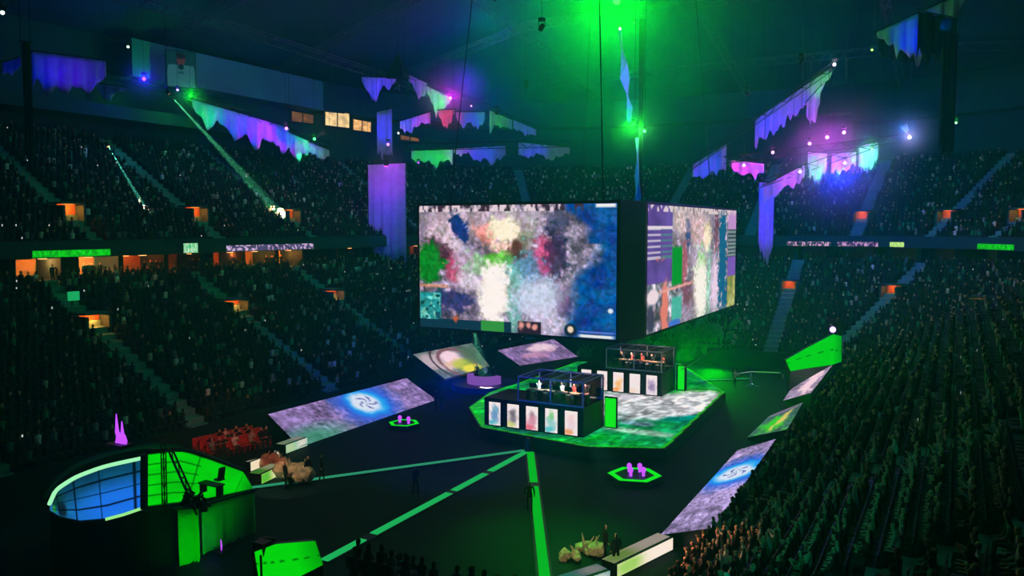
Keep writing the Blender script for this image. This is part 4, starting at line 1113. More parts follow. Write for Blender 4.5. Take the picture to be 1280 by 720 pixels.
def poster(i, seed, cols):
    def f(u, v):
        n = fbm(u, v, 5, seed); img = np.stack([242+0*u, 238+0*u, 240+0*u], -1)
        wb = (n-.5)*1.5
        blob(img, u, v, .5, .35, .22, .16, cols[0], .75, soft=.9, wob=wb); blob(img, u, v, .5, .62, .3, .25, cols[1], .75, soft=.9, wob=wb); blob(img, u, v, .3, .88, .4, .12, cols[2], .8, soft=.8, wob=wb)
        return img
    return f
def booth(xl, yf, which):
    w_ = 8.3; x0_, x1_ = xl-.4, xl+w_-.4; dep = 3.9; zt = SZ+2.15; ux0 = xl+2.5
    root = empty('team_booth', ((x0_+x1_)/2, yf+dep/2, SZ), 'black player booth with five lit white posters, %s' % which[0], 'booth')
    mb = MB(); mb.box(((x0_+x1_)/2, yf+dep/2, (SZ+zt)/2), (x1_-x0_, dep, zt-SZ)); mb.build('base', M['black'], root)
    pal = [[(90, 170, 190), (70, 130, 190), (60, 180, 200)], [(120, 120, 130), (90, 90, 100), (200, 220, 120)], [(140, 110, 130), (200, 120, 150), (220, 90, 120)],
           [(90, 200, 90), (120, 200, 200), (60, 190, 200)], [(240, 200, 200), (230, 210, 220), (230, 150, 90)]] if which[1] == 0 else \
          [[(240, 190, 170), (230, 150, 120), (180, 110, 90)], [(220, 120, 160), (200, 120, 140), (240, 200, 190)], [(250, 230, 200), (250, 180, 80), (250, 150, 60)],
           [(250, 230, 240), (240, 240, 240), (240, 220, 200)], [(170, 150, 200), (120, 100, 160), (220, 220, 240)]]
    for i in range(5):
        a = xl+.05+i*1.60; zb_, zt_ = SZ+.1, SZ+1.88
        s = screen_grid('poster', [(a, yf-.06, zt_), (a+1.02, yf-.06, zt_), (a+1.02, yf-.06, zb_), (a, yf-.06, zb_)], 16, 26, poster(i, 200+i+which[1]*9, pal[i]), M['screen'], root)
        s['label'] = 'lit white poster with a pale figure, %s from the left' % names[i]
        mb = MB()
        for (cx, cz, sx, sz) in ((a-.05, (zb_+zt_)/2, .1, zt_-zb_+.2), (a+1.07, (zb_+zt_)/2, .1, zt_-zb_+.2), (a+.51, zt_+.05, 1.2, .1), (a+.51, zb_-.05, 1.2, .1)): mb.box((cx, yf-.05, cz), (sx, .1, sz))
        mb.build('poster_frame', M['black'], s)
    h = 1.85; fr = MB()
    for x in (ux0, (ux0+x1_)/2, x1_-.1):
        for y in (yf+.1, yf+dep-.2): fr.box((x, y, zt+h/2), (.09, .09, h))
    for y in (yf+.1, yf+dep-.2): fr.box(((ux0+x1_)/2, y, zt+h), (x1_-ux0, .1, .1)); fr.box(((ux0+x1_)/2, y, zt+.06), (x1_-ux0, .1, .1))
    for x in (ux0, x1_-.1): fr.box((x, yf+dep/2, zt+h), (.1, dep-.3, .1))
    for k in range(5): fr.box((ux0+(k+.5)*(x1_-ux0)/5, yf+dep/2, zt+h), (.05, dep-.3, .06))
    fr.build('cabin_frame', M['cabin'], root)
    mb = MB(); mb.box(((ux0+x1_)/2, yf+dep-.1, zt+h/2), (x1_-ux0, .06, h)); mb.build('back_panel', M['drape'], root)
    g_ = bpy.data.materials.get('booth_glass')
    if not g_:
        g_ = bpy.data.materials.new('booth_glass'); g_.use_nodes = True; nt = g_.node_tree; nt.nodes.clear()
        o = nt.nodes.new('ShaderNodeOutputMaterial'); mx = nt.nodes.new('ShaderNodeMixShader'); t = nt.nodes.new('ShaderNodeBsdfTransparent'); gg = nt.nodes.new('ShaderNodeBsdfGlossy'); gg.inputs['Roughness'].default_value = .05
        fz = nt.nodes.new('ShaderNodeFresnel'); fz.inputs[0].default_value = 1.45
        nt.links.new(fz.outputs[0], mx.inputs[0]); nt.links.new(t.outputs[0], mx.inputs[1]); nt.links.new(gg.outputs[0], mx.inputs[2]); nt.links.new(mx.outputs[0], o.inputs[0])
    mb = MB(); mb.box(((ux0+x1_)/2, yf+.1, zt+h/2), (x1_-ux0-.1, .02, h-.1)); mb.build('front_glass', g_, root)
    pos = which[0]
    n = 5; step = (x1_-ux0-.5)/n
    dk = empty('players_desk', ((ux0+x1_)/2, yf+1.25, zt), 'long dark players desk in the booth %s' % pos, 'desk')
    mb = MB(); mb.box(((ux0+x1_)/2, yf+1.25, zt+.74), (x1_-ux0-.5, .7, .05)); mb.build('desk_top', M['wood'], dk)
    for k in range(n+1):
        mb = MB(); mb.box((ux0+.27+k*step, yf+1.25, zt+.36), (.06, .6, .72)); mb.build('desk_leg', M['black'], dk)
    for k in range(n):
        x = ux0+.25+(k+.5)*step
        m_ = empty('monitor', (x, yf+1.1, zt+.765), 'monitor before the %s player in the booth %s' % (names[k], pos), 'monitor', None)
        mb = MB(); mb.box((x, yf+1.08, zt+1.08), (.58, .04, .36)); mb.tube([(x, yf+1.1, zt+.78), (x, yf+1.1, zt+.95)], .03, 6); mb.box((x, yf+1.1, zt+.775), (.25, .18, .02)); mb.build('casing', M['black'], m_)
        mb = MB(); mb.box((x, yf+1.104, zt+1.08), (.54, .01, .32)); mb.build('panel', M['monitor'], m_)
        link('gaming_chair', CHAIR, (x, yf+2.25, zt), -math.pi/2, 'black gaming chair of the %s player in the booth %s' % (names[k], pos), 'chair', None)
        link('player', PLAY[('b', 'c', 'b', 'a', 'c')[k] if which[1] == 0 else ('c', 'a', 'a', 'c', 'a')[k]], (x, yf+2.25, zt), -math.pi/2, '%s seated player from the left in the booth %s' % (names[k], pos), 'person', None)
    # spots inside the cabin that brighten it
    for q in (.3, .75):
        lamp((ux0+(x1_-ux0)*q, yf+1.2, zt+h-.15), (ux0+(x1_-ux0)*q, yf+2.2, zt+.5), (255, 225, 215) if q > .5 or which[1] else (190, 220, 230), 420, 120, .6, .1, 'cabin_light')
    # green light panel standing beside the booth
    gp = empty('light_box', (x1_+.65, yf+dep-.2, SZ), 'upright green glowing panel right of the booth %s' % pos, 'light panel')
    mb = MB(); mb.box((x1_+.65, yf+dep-.3, SZ+1.2), (.85 if which[1] == 0 else .6, .04, 2.2)); mb.build('glowing_face', M['green'], gp)
    mb = MB(); mb.box((x1_+.65, yf+dep-.18, SZ+1.2), (1.0, .16, 2.4)); mb.build('casing', M['black'], gp)
booth(-31.3, 53.7, ('nearer the camera', 0)); booth(-30.9, 70.3, ('farther back on the stage', 1))

# floor light strips running out from the hub
hub = P(660, 563, 0)
def strip(a, b, wid, m, label, gaps=(), z=.02):
    a = Vector(a); b = Vector(b); d = b-a; L = d.length; d.normalize(); s = Vector((-d.y, d.x, 0))*wid/2
    root = empty('light_strip', (a.x, a.y, 0), label, 'light strip')
    mb = MB(); cuts = [0]+[g for gg in gaps for g in gg]+[1]
    for i in range(0, len(cuts), 2):
        p, q = a+d*L*cuts[i], a+d*L*cuts[i+1]; mb.prism([(p-s).xy, (q-s).xy, (q+s).xy, (p+s).xy], z+.03, z+.06)
    mb.build('glowing_tape', m, root)
    mb = MB(); s2 = s*1.5; mb.prism([(a-s2).xy, (b-s2).xy, (b+s2).xy, (a+s2).xy], 0, z+.03); mb.build('channel', M['black'], root)
STR = emis('strip_glow', (30, 185, 95), .9); STR2 = emis('strip_glow', (45, 150, 110), .9); STR3 = emis('strip_glow', (10, 190, 40), .9)
strip(P(655, 564, 0), P(312, 611, 0), .42, STR2, 'green floor light strip running left to the desks')
strip(P(657, 566, 0), P(405, 702, 0), .48, STR, 'green floor light strip running to the lower left, broken by gaps', [(.24, .27), (.45, .475), (.82, .86)])
strip(P(663, 566, 0), P(681, 724, 0), .5, STR3, 'bright green floor light strip running straight to the bottom edge', [(.33, .37)])
mb = MB(); mb.tube([hub, hub+Vector((0, 0, .5)), hub+Vector((0, 0, .9))], [.35, .3, .12], 10); tag(mb.build('hub_post', M['black'], origin=hub), 'small dark post where the three green light strips meet', 'post')
strip(P(940, 474, 0), P(868, 476, 0), .15, STR2, 'thin green line on the floor right of the stage')

# crystal plinths on the floor
def plinth(px, py, r, sides, label, spots):
    c = P(px, py, 0); root = empty('lantern_plinth', c, label, 'plinth')
    pts = [(c.x+r*math.cos(2*math.pi*i/sides+.3), c.y+r*math.sin(2*math.pi*i/sides+.3)) for i in range(sides)]
    mb = MB(); mb.prism(pts, 0, .35); mb.build('platform', M['black'], root)
    mb = MB(); inner = [(c.x+(x-c.x)*.72, c.y+(y-c.y)*.72) for x, y in pts]; out = [(c.x+(x-c.x)*.98, c.y+(y-c.y)*.98) for x, y in pts]
    for i in range(sides):
        j = (i+1) % sides; mb.quad((*out[i], .37), (*out[j], .37), (*inner[j], .37), (*inner[i], .37)); mb.quad((*out[i], .31), (*out[i], .37), (*inner[i], .37), (*inner[i], .31))
    mb.build('glowing_rim', M['green'], root)
    for (dx, dy) in spots:
        mb = MB(); x, y = c.x+dx, c.y+dy; mb.tube([(x, y, .35), (x, y, .6)], .1, 8); mb.sphere((x, y, .74), .16, 10, 8, (1, 1, 1.2)); o = mb.build('glowing_orb', M['purple'], root, smooth=True)
    glow(c+Vector((0, 0, 1.6)), PURPLE, 25)
plinth(793, 600, 1.75, 6, 'green-rimmed hexagonal plinth with four violet orbs, nearest the camera', [(-.5, .4), (.1, .7), (-.1, -.4), (.6, 0)])
plinth(505, 534, 1.3, 6, 'green-rimmed plinth with two violet lights, left of the stage', [(-.4, 0), (.45, 0)])
def crystals(px, py, z, label, sc):
    b = P(px, py, z); r = random.Random(int(px)); root = empty('violet_crystals', b, label, 'crystal lamp')
    for k, (dx, h) in enumerate([(-.25, 1.9), (.25, 1.5), (0, .8), (.5, .7)][:sc[1]]):
        mb = MB(); x = b.x+dx*sc[0]; mb.tube([(x, b.y, b.z), (x+.03, b.y, b.z+h*.4*sc[0]), (x, b.y, b.z+h*sc[0])], [.16*sc[0], .13*sc[0], .02], 5); mb.build('crystal', M['purple'], root)
    mb = MB(); mb.box(b, (1.5*sc[0], .7, .15)); mb.build('base', M['black'], root)
    glow(b+Vector((0, -.8, .6)), PURPLE, 25*sc[0])
crystals(150, 556, 6.0, 'tall violet glowing crystals behind the round LED portal', (.75, 4))
crystals(278, 690, .08, 'small violet glowing crystal in the dark at lower left', (.32, 1))

# analyst desk with the white beam on it
ad = P(600, 480, .6); root = empty('analyst_desk', ad, 'violet-lit curved desk left of the stage under a white beam', 'desk')
mb = MB()
for i in range(10):
    a0, a1 = math.pi+i*math.pi/10, math.pi+(i+1)*math.pi/10; R0, R1 = 1.3, 1.8; q = lambda a, R, z: (ad.x+R*math.cos(a), ad.y+1+R*math.sin(a), ad.z+z)
    mb.quad(q(a0, R1, 0), q(a1, R1, 0), q(a1, R1, .8), q(a0, R1, .8)); mb.quad(q(a0, R1, .8), q(a1, R1, .8), q(a1, R0, .8), q(a0, R0, .8))
    mb.quad(q(a0, R0, .8), q(a1, R0, .8), q(a1, R0, 0), q(a0, R0, 0))
mb.build('desk_body', emis('violet_desk_light', (140, 90, 200), .7), root)
mb = MB(); mb.prism([(ad.x+3.4*math.cos(k*.5236), ad.y+1+3.4*math.sin(k*.5236)) for k in range(12)], 0, ad.z); tag(mb.build('desk_platform', mat('blue_platform', (20, 40, 150), .4), origin=(ad.x, ad.y+1, 0)), 'round dark blue platform under the analyst desk', 'platform')
for k, dx in enumerate((-.9, .1, 1.0)):
    link('presenter', REACH if k == 1 else STAND, (ad.x+dx, ad.y+.95, ad.z), -math.pi/2+.2*k, '%s presenter behind the violet desk, seen from the left' % names[k], 'person', None)
lamp(ad+Vector((2, -6, 9)), ad+Vector((0, 2, 0)), BLUE, 5000, 50, .6)

# ------------------------------------------------------------------ round LED portal at the lower left
def lerp_list(pts, f):
    g_ = f*(len(pts)-1); k = min(int(g_), len(pts)-2); return pts[k].lerp(pts[k+1], g_-k)
DPL = 38.0
top = [W(62, 630, 37), W(70, 612, 36.6), W(95, 596, 36.6), (W(130, 583, 37)), W(181, 572, 38)]
bot = [W(62, 638, 37), W(76, 646, 36.6), W(100, 651, 36.6), W(135, 648, 37), W(182, 634, 38)]
portal = empty('led_portal', Vector((bot[3].x, bot[3].y, 0)), 'large rounded portal with blue LED tiles and green panels at lower left', 'set piece')
def paint_blue(u, v):
    n = fbm(u, v, 5, 300); img = np.stack([10+15*v, 58+50*(n-.4)+50*v, 85+130*v*(.5+u*.6)+50*(n-.5)], -1)
    blob(img, u, v, .8, .75, .3, .35, (30, 120, 250), .8, soft=1); blob(img, u, v, .2, .35, .12, .3, (10, 60, 50), .8, soft=.8)
    blob(img, u, v, .12, .7, .035, .2, (30, 150, 30), .9, soft=.3, box=True); blob(img, u, v, .28, .75, .06, .25, (10, 30, 40), .9, soft=.6); blob(img, u, v, .05, .6, .05, .3, (60, 130, 200), .6, soft=.8)
    g_ = (np.abs(((u*4.3) % 1)-.5) > .46) | (np.abs(((v*4) % 1)-.5) > .45); img[g_] *= .25
    return img
N = 48; us = [i/N for i in range(N+1)]
def surf_grid(name, T, Bt, paint, m, parent, nx, ny, bulge=None):
    U, V_ = np.meshgrid(np.linspace(0, 1, nx+1), np.linspace(0, 1, ny+1)); pts = []
    for j in range(ny+1):
        for i in range(nx+1):
            a = lerp_list(T, i/nx); b = lerp_list(Bt, i/nx); pts.append(a.lerp(b, j/ny))
    idx = np.arange((nx+1)*(ny+1)).reshape(ny+1, nx+1); f = np.stack([idx[:-1, :-1], idx[1:, :-1], idx[1:, 1:], idx[:-1, 1:]], -1).reshape(-1, 4)
    me = bpy.data.meshes.new(name); me.from_pydata([tuple(p) for p in pts], [], f.tolist()); img = paint(U, V_)
    z = np.clip(img, 0, 255)/255; z = np.where(z <= .04045, z/12.92, ((z+.055)/1.055)**2.4); col = np.concatenate([z, np.ones(U.shape+(1,))], -1).astype(np.float32)
    at = me.color_attributes.new('picture', 'FLOAT_COLOR', 'POINT'); at.data.foreach_set('color', col.ravel()); me.materials.append(m)
    o = bpy.data.objects.new(name, me); COL.objects.link(o); attach(o, parent); return o
surf_grid('blue_led_wall', top, bot, paint_blue, M['screen_dim'], portal, 96, 50)['label'] = 'blue LED tiles with a dark grid'
toward = (CAM-W(130, 615, 37)).normalized()*.15
def smooth(pts, n=24):
    out = []
    for i in range(n+1): out.append(lerp_list(pts, i/n))
    for _ in range(3): out = [out[0]]+[(out[i-1]+out[i]*2+out[i+1])/4 for i in range(1, len(out)-1)]+[out[-1]]
    return out
mb = MB(); mb.tube([p+toward for p in smooth(top)], .09, 8); mb.build('upper_light_rim', emis('rim_light', (160, 255, 190), 1.0), portal)
mb = MB(); mb.tube([p+toward for p in smooth([W(132, 649, 37), W(155, 643, 37.5), W(181, 634, 38)])], .07, 8); mb.build('lower_light_rim', emis('rim_light', (160, 255, 150), .9), portal)
mb = MB(); mb.tube(smooth([W(55, 622, 38), W(70, 598, 38), W(100, 578, 38.5), W(140, 565, 39), W(185, 556, 39.5), W(228, 560, 40)], 30), .14, 8); mb.build('outer_hoop', mat('green_hoop', (30, 90, 50), .5), portal)
def paint_green(u, v):
    n = fbm(u, v, 3, 320); img = np.stack([5+0*u, 205+60*(n-.5), 12+0*u], -1)
    img *= (1-.35*np.clip((u-.75)/.25, 0, 1))[..., None]
    g_ = (np.abs(((v*5) % 1)-.5) > .465) & (u < .42); img[g_] *= .45; g_ = np.abs(((u*2.6) % 1)-.5) > .488; img[g_] *= .5
    return img
tg = [W(184, 568, 38), W(228, 563, 39.3), W(268, 577, 41), W(304, 590, 42.5), W(314, 606, 43)]
bg = [W(184, 633, 38), W(214, 629, 39), W(250, 625, 40.4), W(292, 618, 42), W(316, 611, 43)]
surf_grid('green_led_wall', tg, bg, paint_green, M['screen_dim'], portal, 90, 40)['label'] = 'bright green LED tiles'
mb = MB(); mb.tube(smooth([W(184, 565, 37.9), W(228, 560, 39.2), W(268, 573, 41), W(306, 588, 42.5)], 12), .12, 6); mb.tube(smooth([W(183, 636, 37.9), W(250, 628, 40.3), W(318, 613, 43)], 8), .12, 6); mb.tube([W(180, 568, 37.8), W(180, 636, 37.8)], .18, 6); mb.build('wall_trim', M['black'], portal)
# black curtain box that carries it
ring = [W(62, 640, 37), W(76, 648, 36.6), W(100, 653, 36.6), W(135, 650, 37), W(184, 637, 38), W(222, 634, 39.2)]
back = [Vector((p.x-4.5, p.y+3.5, p.z)) for p in (ring[-1], ring[3], ring[0])]
mb = MB(); rr = ring+back
for i in range(len(rr)):
    a, b = rr[i], rr[(i+1) % len(rr)]; mb.quad(a, b, (b.x, b.y, 0), (a.x, a.y, 0))
mb.f.append(tuple(len(mb.v)+i for i in range(len(rr)))); mb.m.append(0); mb.v += [tuple(p) for p in rr]
mb.build('black_skirt', M['drape'], portal)
# green lit curtain column and box right of it
a, b = W(222, 638, 38.6), W(248, 636, 39.2)
r_ = drape(a, b, [a.z-.02, b.z-.02], 'narrow green-lit curtain under the leaning truss at lower left', [(.5, (20, 220, 40), 400)], 60, 'green_curtain', fold=.06)
lamp(a+Vector((1.5, -5, -4)), a+Vector((0, 0, -4)), (0, 220, 20), 420, 24, .8)
a, b = W(252, 634, 40), W(318, 614, 43)
drape(a, b, [a.z-.02, b.z-.02], 'dim dark green curtain below the green LED wall', [(.3, (0, 200, 90), 14)], 61, 'green_curtain', fold=.06)
truss(W(212, 560, 37.5), W(246, 636, 37.5), .3, 'black lattice truss leaning across the green LED wall', 'leaning_truss', None, .045, M['black'])
truss(W(204, 556, 37.8), W(206, 640, 37.8), .2, 'thin upright black ladder truss before the green LED wall', 'ladder_truss', None, .03, M['black'])
# silhouetted chair and desk on the portal's ledge
q = W(268, 612, 38.8)
ld_ = empty('equipment_shelf', Vector((q.x, q.y, q.z)), 'small black shelf and chair silhouetted on the green LED wall', 'desk')
mb = MB(); mb.box(q+Vector((-.2, 0, .25)), (1.3, .5, .06))
for dx in (-.75, .35): mb.box(q+Vector((dx, 0, 0)), (.06, .4, .5))
mb.build('shelf', M['black'], ld_)
mb = MB(); mb.box(q+Vector((.35, 0, .55)), (.35, .35, .08)); mb.box(q+Vector((.5, 0, .85)), (.08, .35, .6), 0, Matrix.Rotation(.2, 3, 'Y')); mb.build('chair', M['black'], ld_)
q2 = W(238, 630, 37); mb = MB()
for k in range(9):
    r = random.Random(k); c = q2+Vector((r.uniform(-.6, .6), r.uniform(-.1, .3), r.uniform(-.25, .35))); mb.tube([c, c+Vector((r.uniform(-.3, .3), .1, .3)), c+Vector((.2, .2, .1))], .07, 5); mb.box(c, (.3, .25, .22), r.random())
tag(mb.build('cable_pile', M['black'], origin=q2), 'dark clump of cables and boxes at the foot of the leaning truss', 'cables')

# small green pods: bottom left and far right
def pod(tp, bp, label, extra=None):
    c = bp[0]; root = empty('led_wing', Vector((c.x, c.y, 0)), label, 'led screen')
    def pg(u, v):
        img = np.stack([5+0*u, 215+0*u, 12+0*u], -1); img *= (1-.25*np.clip((u-.7)/.3, 0, 1))[..., None]
        img[abs(v-.45-.3*(u-.5)) < .012] *= .4; return img
    surf_grid('green_led_wall', tp, bp, pg, M['screen_dim'], root, 40, 20)
    mb = MB(); bk = (bp[-1]-bp[0]).cross(Vector((0, 0, 1))).normalized()*-.3
    if (CAM-bp[0]).dot(bk) > 0: bk = -bk
    n = len(tp)
    for i in range(n-1): mb.quad(tp[i]+bk, tp[i+1]+bk, Vector((bp[i+1].x, bp[i+1].y, 0))+bk, Vector((bp[i].x, bp[i].y, 0))+bk); mb.quad(tp[i], tp[i+1], tp[i+1]+bk, tp[i]+bk); mb.quad(bp[i], bp[i+1], Vector((bp[i+1].x, bp[i+1].y, 0)), Vector((bp[i].x, bp[i].y, 0)))
    mb.quad(tp[0], tp[0]+bk, Vector((bp[0].x, bp[0].y, 0))+bk, bp[0]); mb.quad(tp[-1], tp[-1]+bk, Vector((bp[-1].x, bp[-1].y, 0))+bk, bp[-1])
    mb.build('support', M['black'], root); return root
pod([W(318, 690, 33), W(345, 680, 33.5), W(394, 676, 35)], [W(326, 740, 33), W(360, 728, 33.5), W(404, 706, 35)], 'bright green LED panel at the bottom edge, lower left')
mb = MB(); mb.tube([W(322, 676, 34), W(332, 674, 34), W(345, 676, 34)], .12, 6); mb.box(W(328, 684, 33.5), (.6, .5, .5)); mb.tube([W(326, 694, 32.7), W(327, 724, 32.7)], .05, 5)
tag(mb.build('lamp_cluster', M['black'], origin=W(328, 684, 33.5)), 'dark lamp cluster on the top corner of the bottom green panel', 'stage light')
pod([W(982, 450, 80), W(1010, 434, 82), W(1041, 418, 84), W(1052, 420, 84.5)], [W(988, 464, 80), W(1012, 460, 82), W(1040, 456, 84), W(1052, 452, 84.5)], 'green glowing wing-shaped panel at the far right end of the floor')
p = W(1041, 412, 83.5); moving_head(p, CAM, (190, 130, 255), 'violet lamp on top of the far right green panel', 14, .3); glow(p+Vector((0, -.5, .2)), PURPLE, 500)

# carved set pieces behind the screens
def rockpile(c, n, size, m, label, seed, name='rock_set_piece', tall=1.0):
    c = Vector(c); r = random.Random(seed); bm = bmesh.new()
    for k in range(n):
        s = size*r.uniform(.35, .8); res = bmesh.ops.create_icosphere(bm, subdivisions=2, radius=s)
        o = Vector((r.uniform(-1, 1)*size*1.3, r.uniform(-.6, .6)*size, s*.5*tall+r.uniform(0, .6)*size*tall))
        for v in res['verts']: v.co = Vector((v.co.x*r.uniform(.9, 1.1), v.co.y, v.co.z*tall))*(1+r.uniform(-.16, .16))+o
    for k in range(n//2):                # tusk-like horns
        a = r.uniform(-.9, .9); res = bmesh.ops.create_cone(bm, segments=6, radius1=size*.2, radius2=.02, depth=size*1.5*tall, cap_ends=True)
        M4 = Matrix.Translation((r.uniform(-1, 1)*size, r.uniform(-.5, .5)*size, size*1.1*tall)) @ Matrix.Rotation(a, 4, 'Y'); bmesh.ops.transform(bm, matrix=M4, verts=res['verts'])
    for v in bm.verts: v.co.z = max(v.co.z, 0)
    me = bpy.data.meshes.new(name); bm.to_mesh(me); bm.free(); me.materials.append(m); o = bpy.data.objects.new(name, me); COL.objects.link(o); o.location = c
    return tag(o, label, 'set piece')
rockpile(P(862, 449, .05), 12, 2.3, M['foam'], 'green-lit jagged set piece below the right screen', 1, tall=1.3)
rockpile(P(895, 449, .05), 8, 1.9, M['foam'], 'small green spiky set piece at the corner below the right screen', 2, tall=1.6)
rockpile(P(822, 446, .05), 8, 2.0, M['foam'], 'green-lit set piece left of the jagged one under the right screen', 3, tall=1.0)
for (px, py, pw) in ((858, 446, 5200), (893, 442, 3400), (822, 442, 2600)):
    a = P(px, py, .3)+Vector((1.5, -6, 1.5)); lamp(a, P(px, py, 2), (5, 255, 5), pw*1.6, 70, .8)
rockpile(P(735, 446, .1)+Vector((0, 0, 0)), 6, .9, M['foam'], 'small pale green rock prop behind the farther booth', 4)
lamp(P(735, 446, .3)+Vector((0, -3, 3)), P(735, 446, 1), (200, 255, 120), 900, 60)
mb = MB(); b0 = P(716, 438, .1); mb.tube([b0, b0+Vector((0, 0, 2.2)), b0+Vector((.1, 0, 3.2))], [.7, .5, .25], 8); mb.sphere(b0+Vector((0, -.2, 3.6)), .55, 10, 8)
tag(mb.build('statue', M['rock'], origin=b0), 'dark standing figure-like statue below the front screen', 'statue'); lamp(b0+Vector((0, -3, 4)), b0+Vector((0, 0, 3.4)), (255, 240, 200), 500, 30)

# near-end desks, rocks, crew
rockpile(P(366, 602, 0), 10, .8, M['rock'], 'pale carved rock prop with tusks left of the long light strip', 5)
rockpile(P(345, 585, 0), 6, .7, M['rock'], 'pale rock prop behind the tusked one at left', 6)
rockpile(P(736, 692, 0), 9, .55, M['rock'], 'pale carved rock prop right of the bright green strip, near the bottom', 7)
rockpile(P(712, 700, 0), 5, .4, M['rock'], 'smaller pale rock at the left end of the bottom rock prop', 8)
lamp(P(366, 602, 0)+Vector((2, -5, 6)), P(360, 600, .5), (255, 225, 190), 900, 40); lamp(P(736, 692, 0)+Vector((1, -5, 6)), P(730, 695, .5), (255, 235, 190), 800, 40)  # spots added to brighten the rock props
def led_desk(a, b, label, cols, h=.65, dep=.9):
    a = Vector(a); b = Vector(b); d = (b-a).normalized(); s = Vector((-d.y, d.x, 0))*dep; a.z = b.z = 0
    if (CAM-a).dot(s) < 0: s = -s
    root = empty('production_desk', (a+b)/2, label, 'desk'); up = Vector((0, 0, h))
    def f(u, v):
        n = fbm(u, v, 5, 400+int(a.x)); img = np.stack([cols[0][i]+0*u for i in range(3)], -1); wb = (n-.5)
        blob(img, u, v, .2, .5, .25, .6, cols[1], .9, soft=1, wob=wb); blob(img, u, v, .75, .5, .25, .6, cols[2], .9, soft=1, wob=wb); return img
    screen_grid('glowing_front', [a+s+up, b+s+up, b+s+Vector((0, 0, .05)), a+s+Vector((0, 0, .05))], 50, 12, f, M['screen'], root)
    screen_grid('glowing_top', [a+up*1.02, b+up*1.02, b+s*.8+up*1.02, a+s*.8+up*1.02], 50, 8, lambda u, v: f(u, v)*.6, M['screen_dim'], root)
    mb = MB(); mb.quad(a+up, b+up, b+s+up, a+s+up); mb.quad(a, b, b+up, a+up); mb.quad(a, a+up, a+s+up, a+s); mb.quad(b, b+s, b+s+up, b+up); mb.build('carcass', M['black'], root)
    return root
led_desk(P(752, 716, 0), P(822, 682, 0), 'bright white and orange glowing desk at the bottom edge', [(245, 235, 215), (150, 210, 90), (250, 240, 225)])
led_desk(P(690, 740, 0), P(746, 722, 0), 'dim teal glowing desk at the very bottom, right of the green strip', [(110, 160, 160), (60, 180, 150), (200, 210, 200)])
led_desk(P(300, 588, 0), P(336, 574, 0), 'white glowing desk right of the green LED wall', [(225, 240, 200), (240, 225, 190), (235, 245, 220)])
led_desk(P(312, 604, 0), P(338, 592, 0), 'yellow-green glowing desk in front of the white one at left', [(170, 210, 90), (80, 190, 60), (220, 225, 190)])
led_desk(P(345, 566, 0), P(372, 556, 0), 'small pale desk beside the violet LED bank', [(140, 200, 170), (180, 210, 160), (220, 220, 210)])
lamp(P(800, 690, 2)+Vector((-2, -1, 5)), P(840, 695, 3), (255, 170, 130), 2800, 60)
lamp(P(700, 660, 0)+Vector((0, 0, 9)), P(690, 680, 0), (0, 255, 60), 5000, 80, 1)
lamp(P(300, 560, 3)+Vector((6, -4, 5)), P(290, 560, 1.5), (255, 120, 110), 2200, 35)
# red chairs before the lower left stand
rc = MB(); rc.box((0, 0, .42), (.48, .48, .1)); rc.box((-.24, 0, .75), (.08, .48, .6))
for sx in (-.2, .2):
    for sy in (-.2, .2): rc.box((sx, sy, .2), (.04, .04, .4))
o = rc.build('red_chair', M['red']); RCM = o.data; bpy.data.objects.remove(o)
mb = MB(); pl_ = [P(252, 590, 0), P(345, 562, 0), P(330, 552, 0), P(240, 575, 0)]; plz = 1.0
a0 = P(262, 574, 1.2); a1 = P(336, 556, 1.2); dd = (a1-a0); bk_ = Vector((-dd.y, dd.x, 0)).normalized()
if bk_.x > 0: bk_ = -bk_
mb.prism([(a0-bk_*.6).xy, (a1-bk_*.6).xy, (a1+bk_*2.6).xy, (a0+bk_*2.6).xy], 0, 1.2); tag(mb.build('seating_riser', M['black'], origin=(a0.x, a0.y, 0)), 'low black riser with rows of red chairs, lower left', 'platform')
for r in range(3):
    for k in range(11):
        p = a0.lerp(a1, (k+.5)/11)+bk_*(r*.85)
        link('red_chair', RCM, (p.x, p.y, 1.2), math.atan2(-bk_.y, -bk_.x), 'red chair on the lower left riser, %s row, %s from its left end' % (('front', 'middle', 'back')[r], ORD[k]), 'chair', 'red chairs on the riser')
        if random.random() < .55: link('spectator', SPEC[random.choice((0, 1, 4))], (p.x, p.y, 1.2), math.atan2(-bk_.y, -bk_.x), 'person on the %s red chair from the left, %s row of the riser' % (ORD[k], ('front', 'middle', 'back')[r]), 'person', 'people on the red chairs')
CREW = [(385, 604, 0, 'crew member in black at the left end of the strip, left of two'), (402, 602, .4, 'crew member in black at the left end of the strip, right of two'),
        (357, 612, 1.2, 'crew member in black beside the pale rocks'), (662, 640, 2, 'crew member in black standing by the bright green strip'), (544, 512, 1, 'crew member in black on the dark floor right of the left LED bank'),
        (552, 517, 2.2, 'second crew member in black right of the left LED bank'), (756, 700, .8, 'crew member in black between the bottom rock prop and the white desk'), (520, 618, 3, 'crew member in black where the slanting strip is broken'),
        (770, 712, 2.6, 'crew member in black behind the white glowing desk at the bottom')]
for (px, py, rz, lb) in CREW:
    p = P(px, py, 0); link('crew_member', STAND, (p.x, p.y, 0), rz, lb, 'person', None)
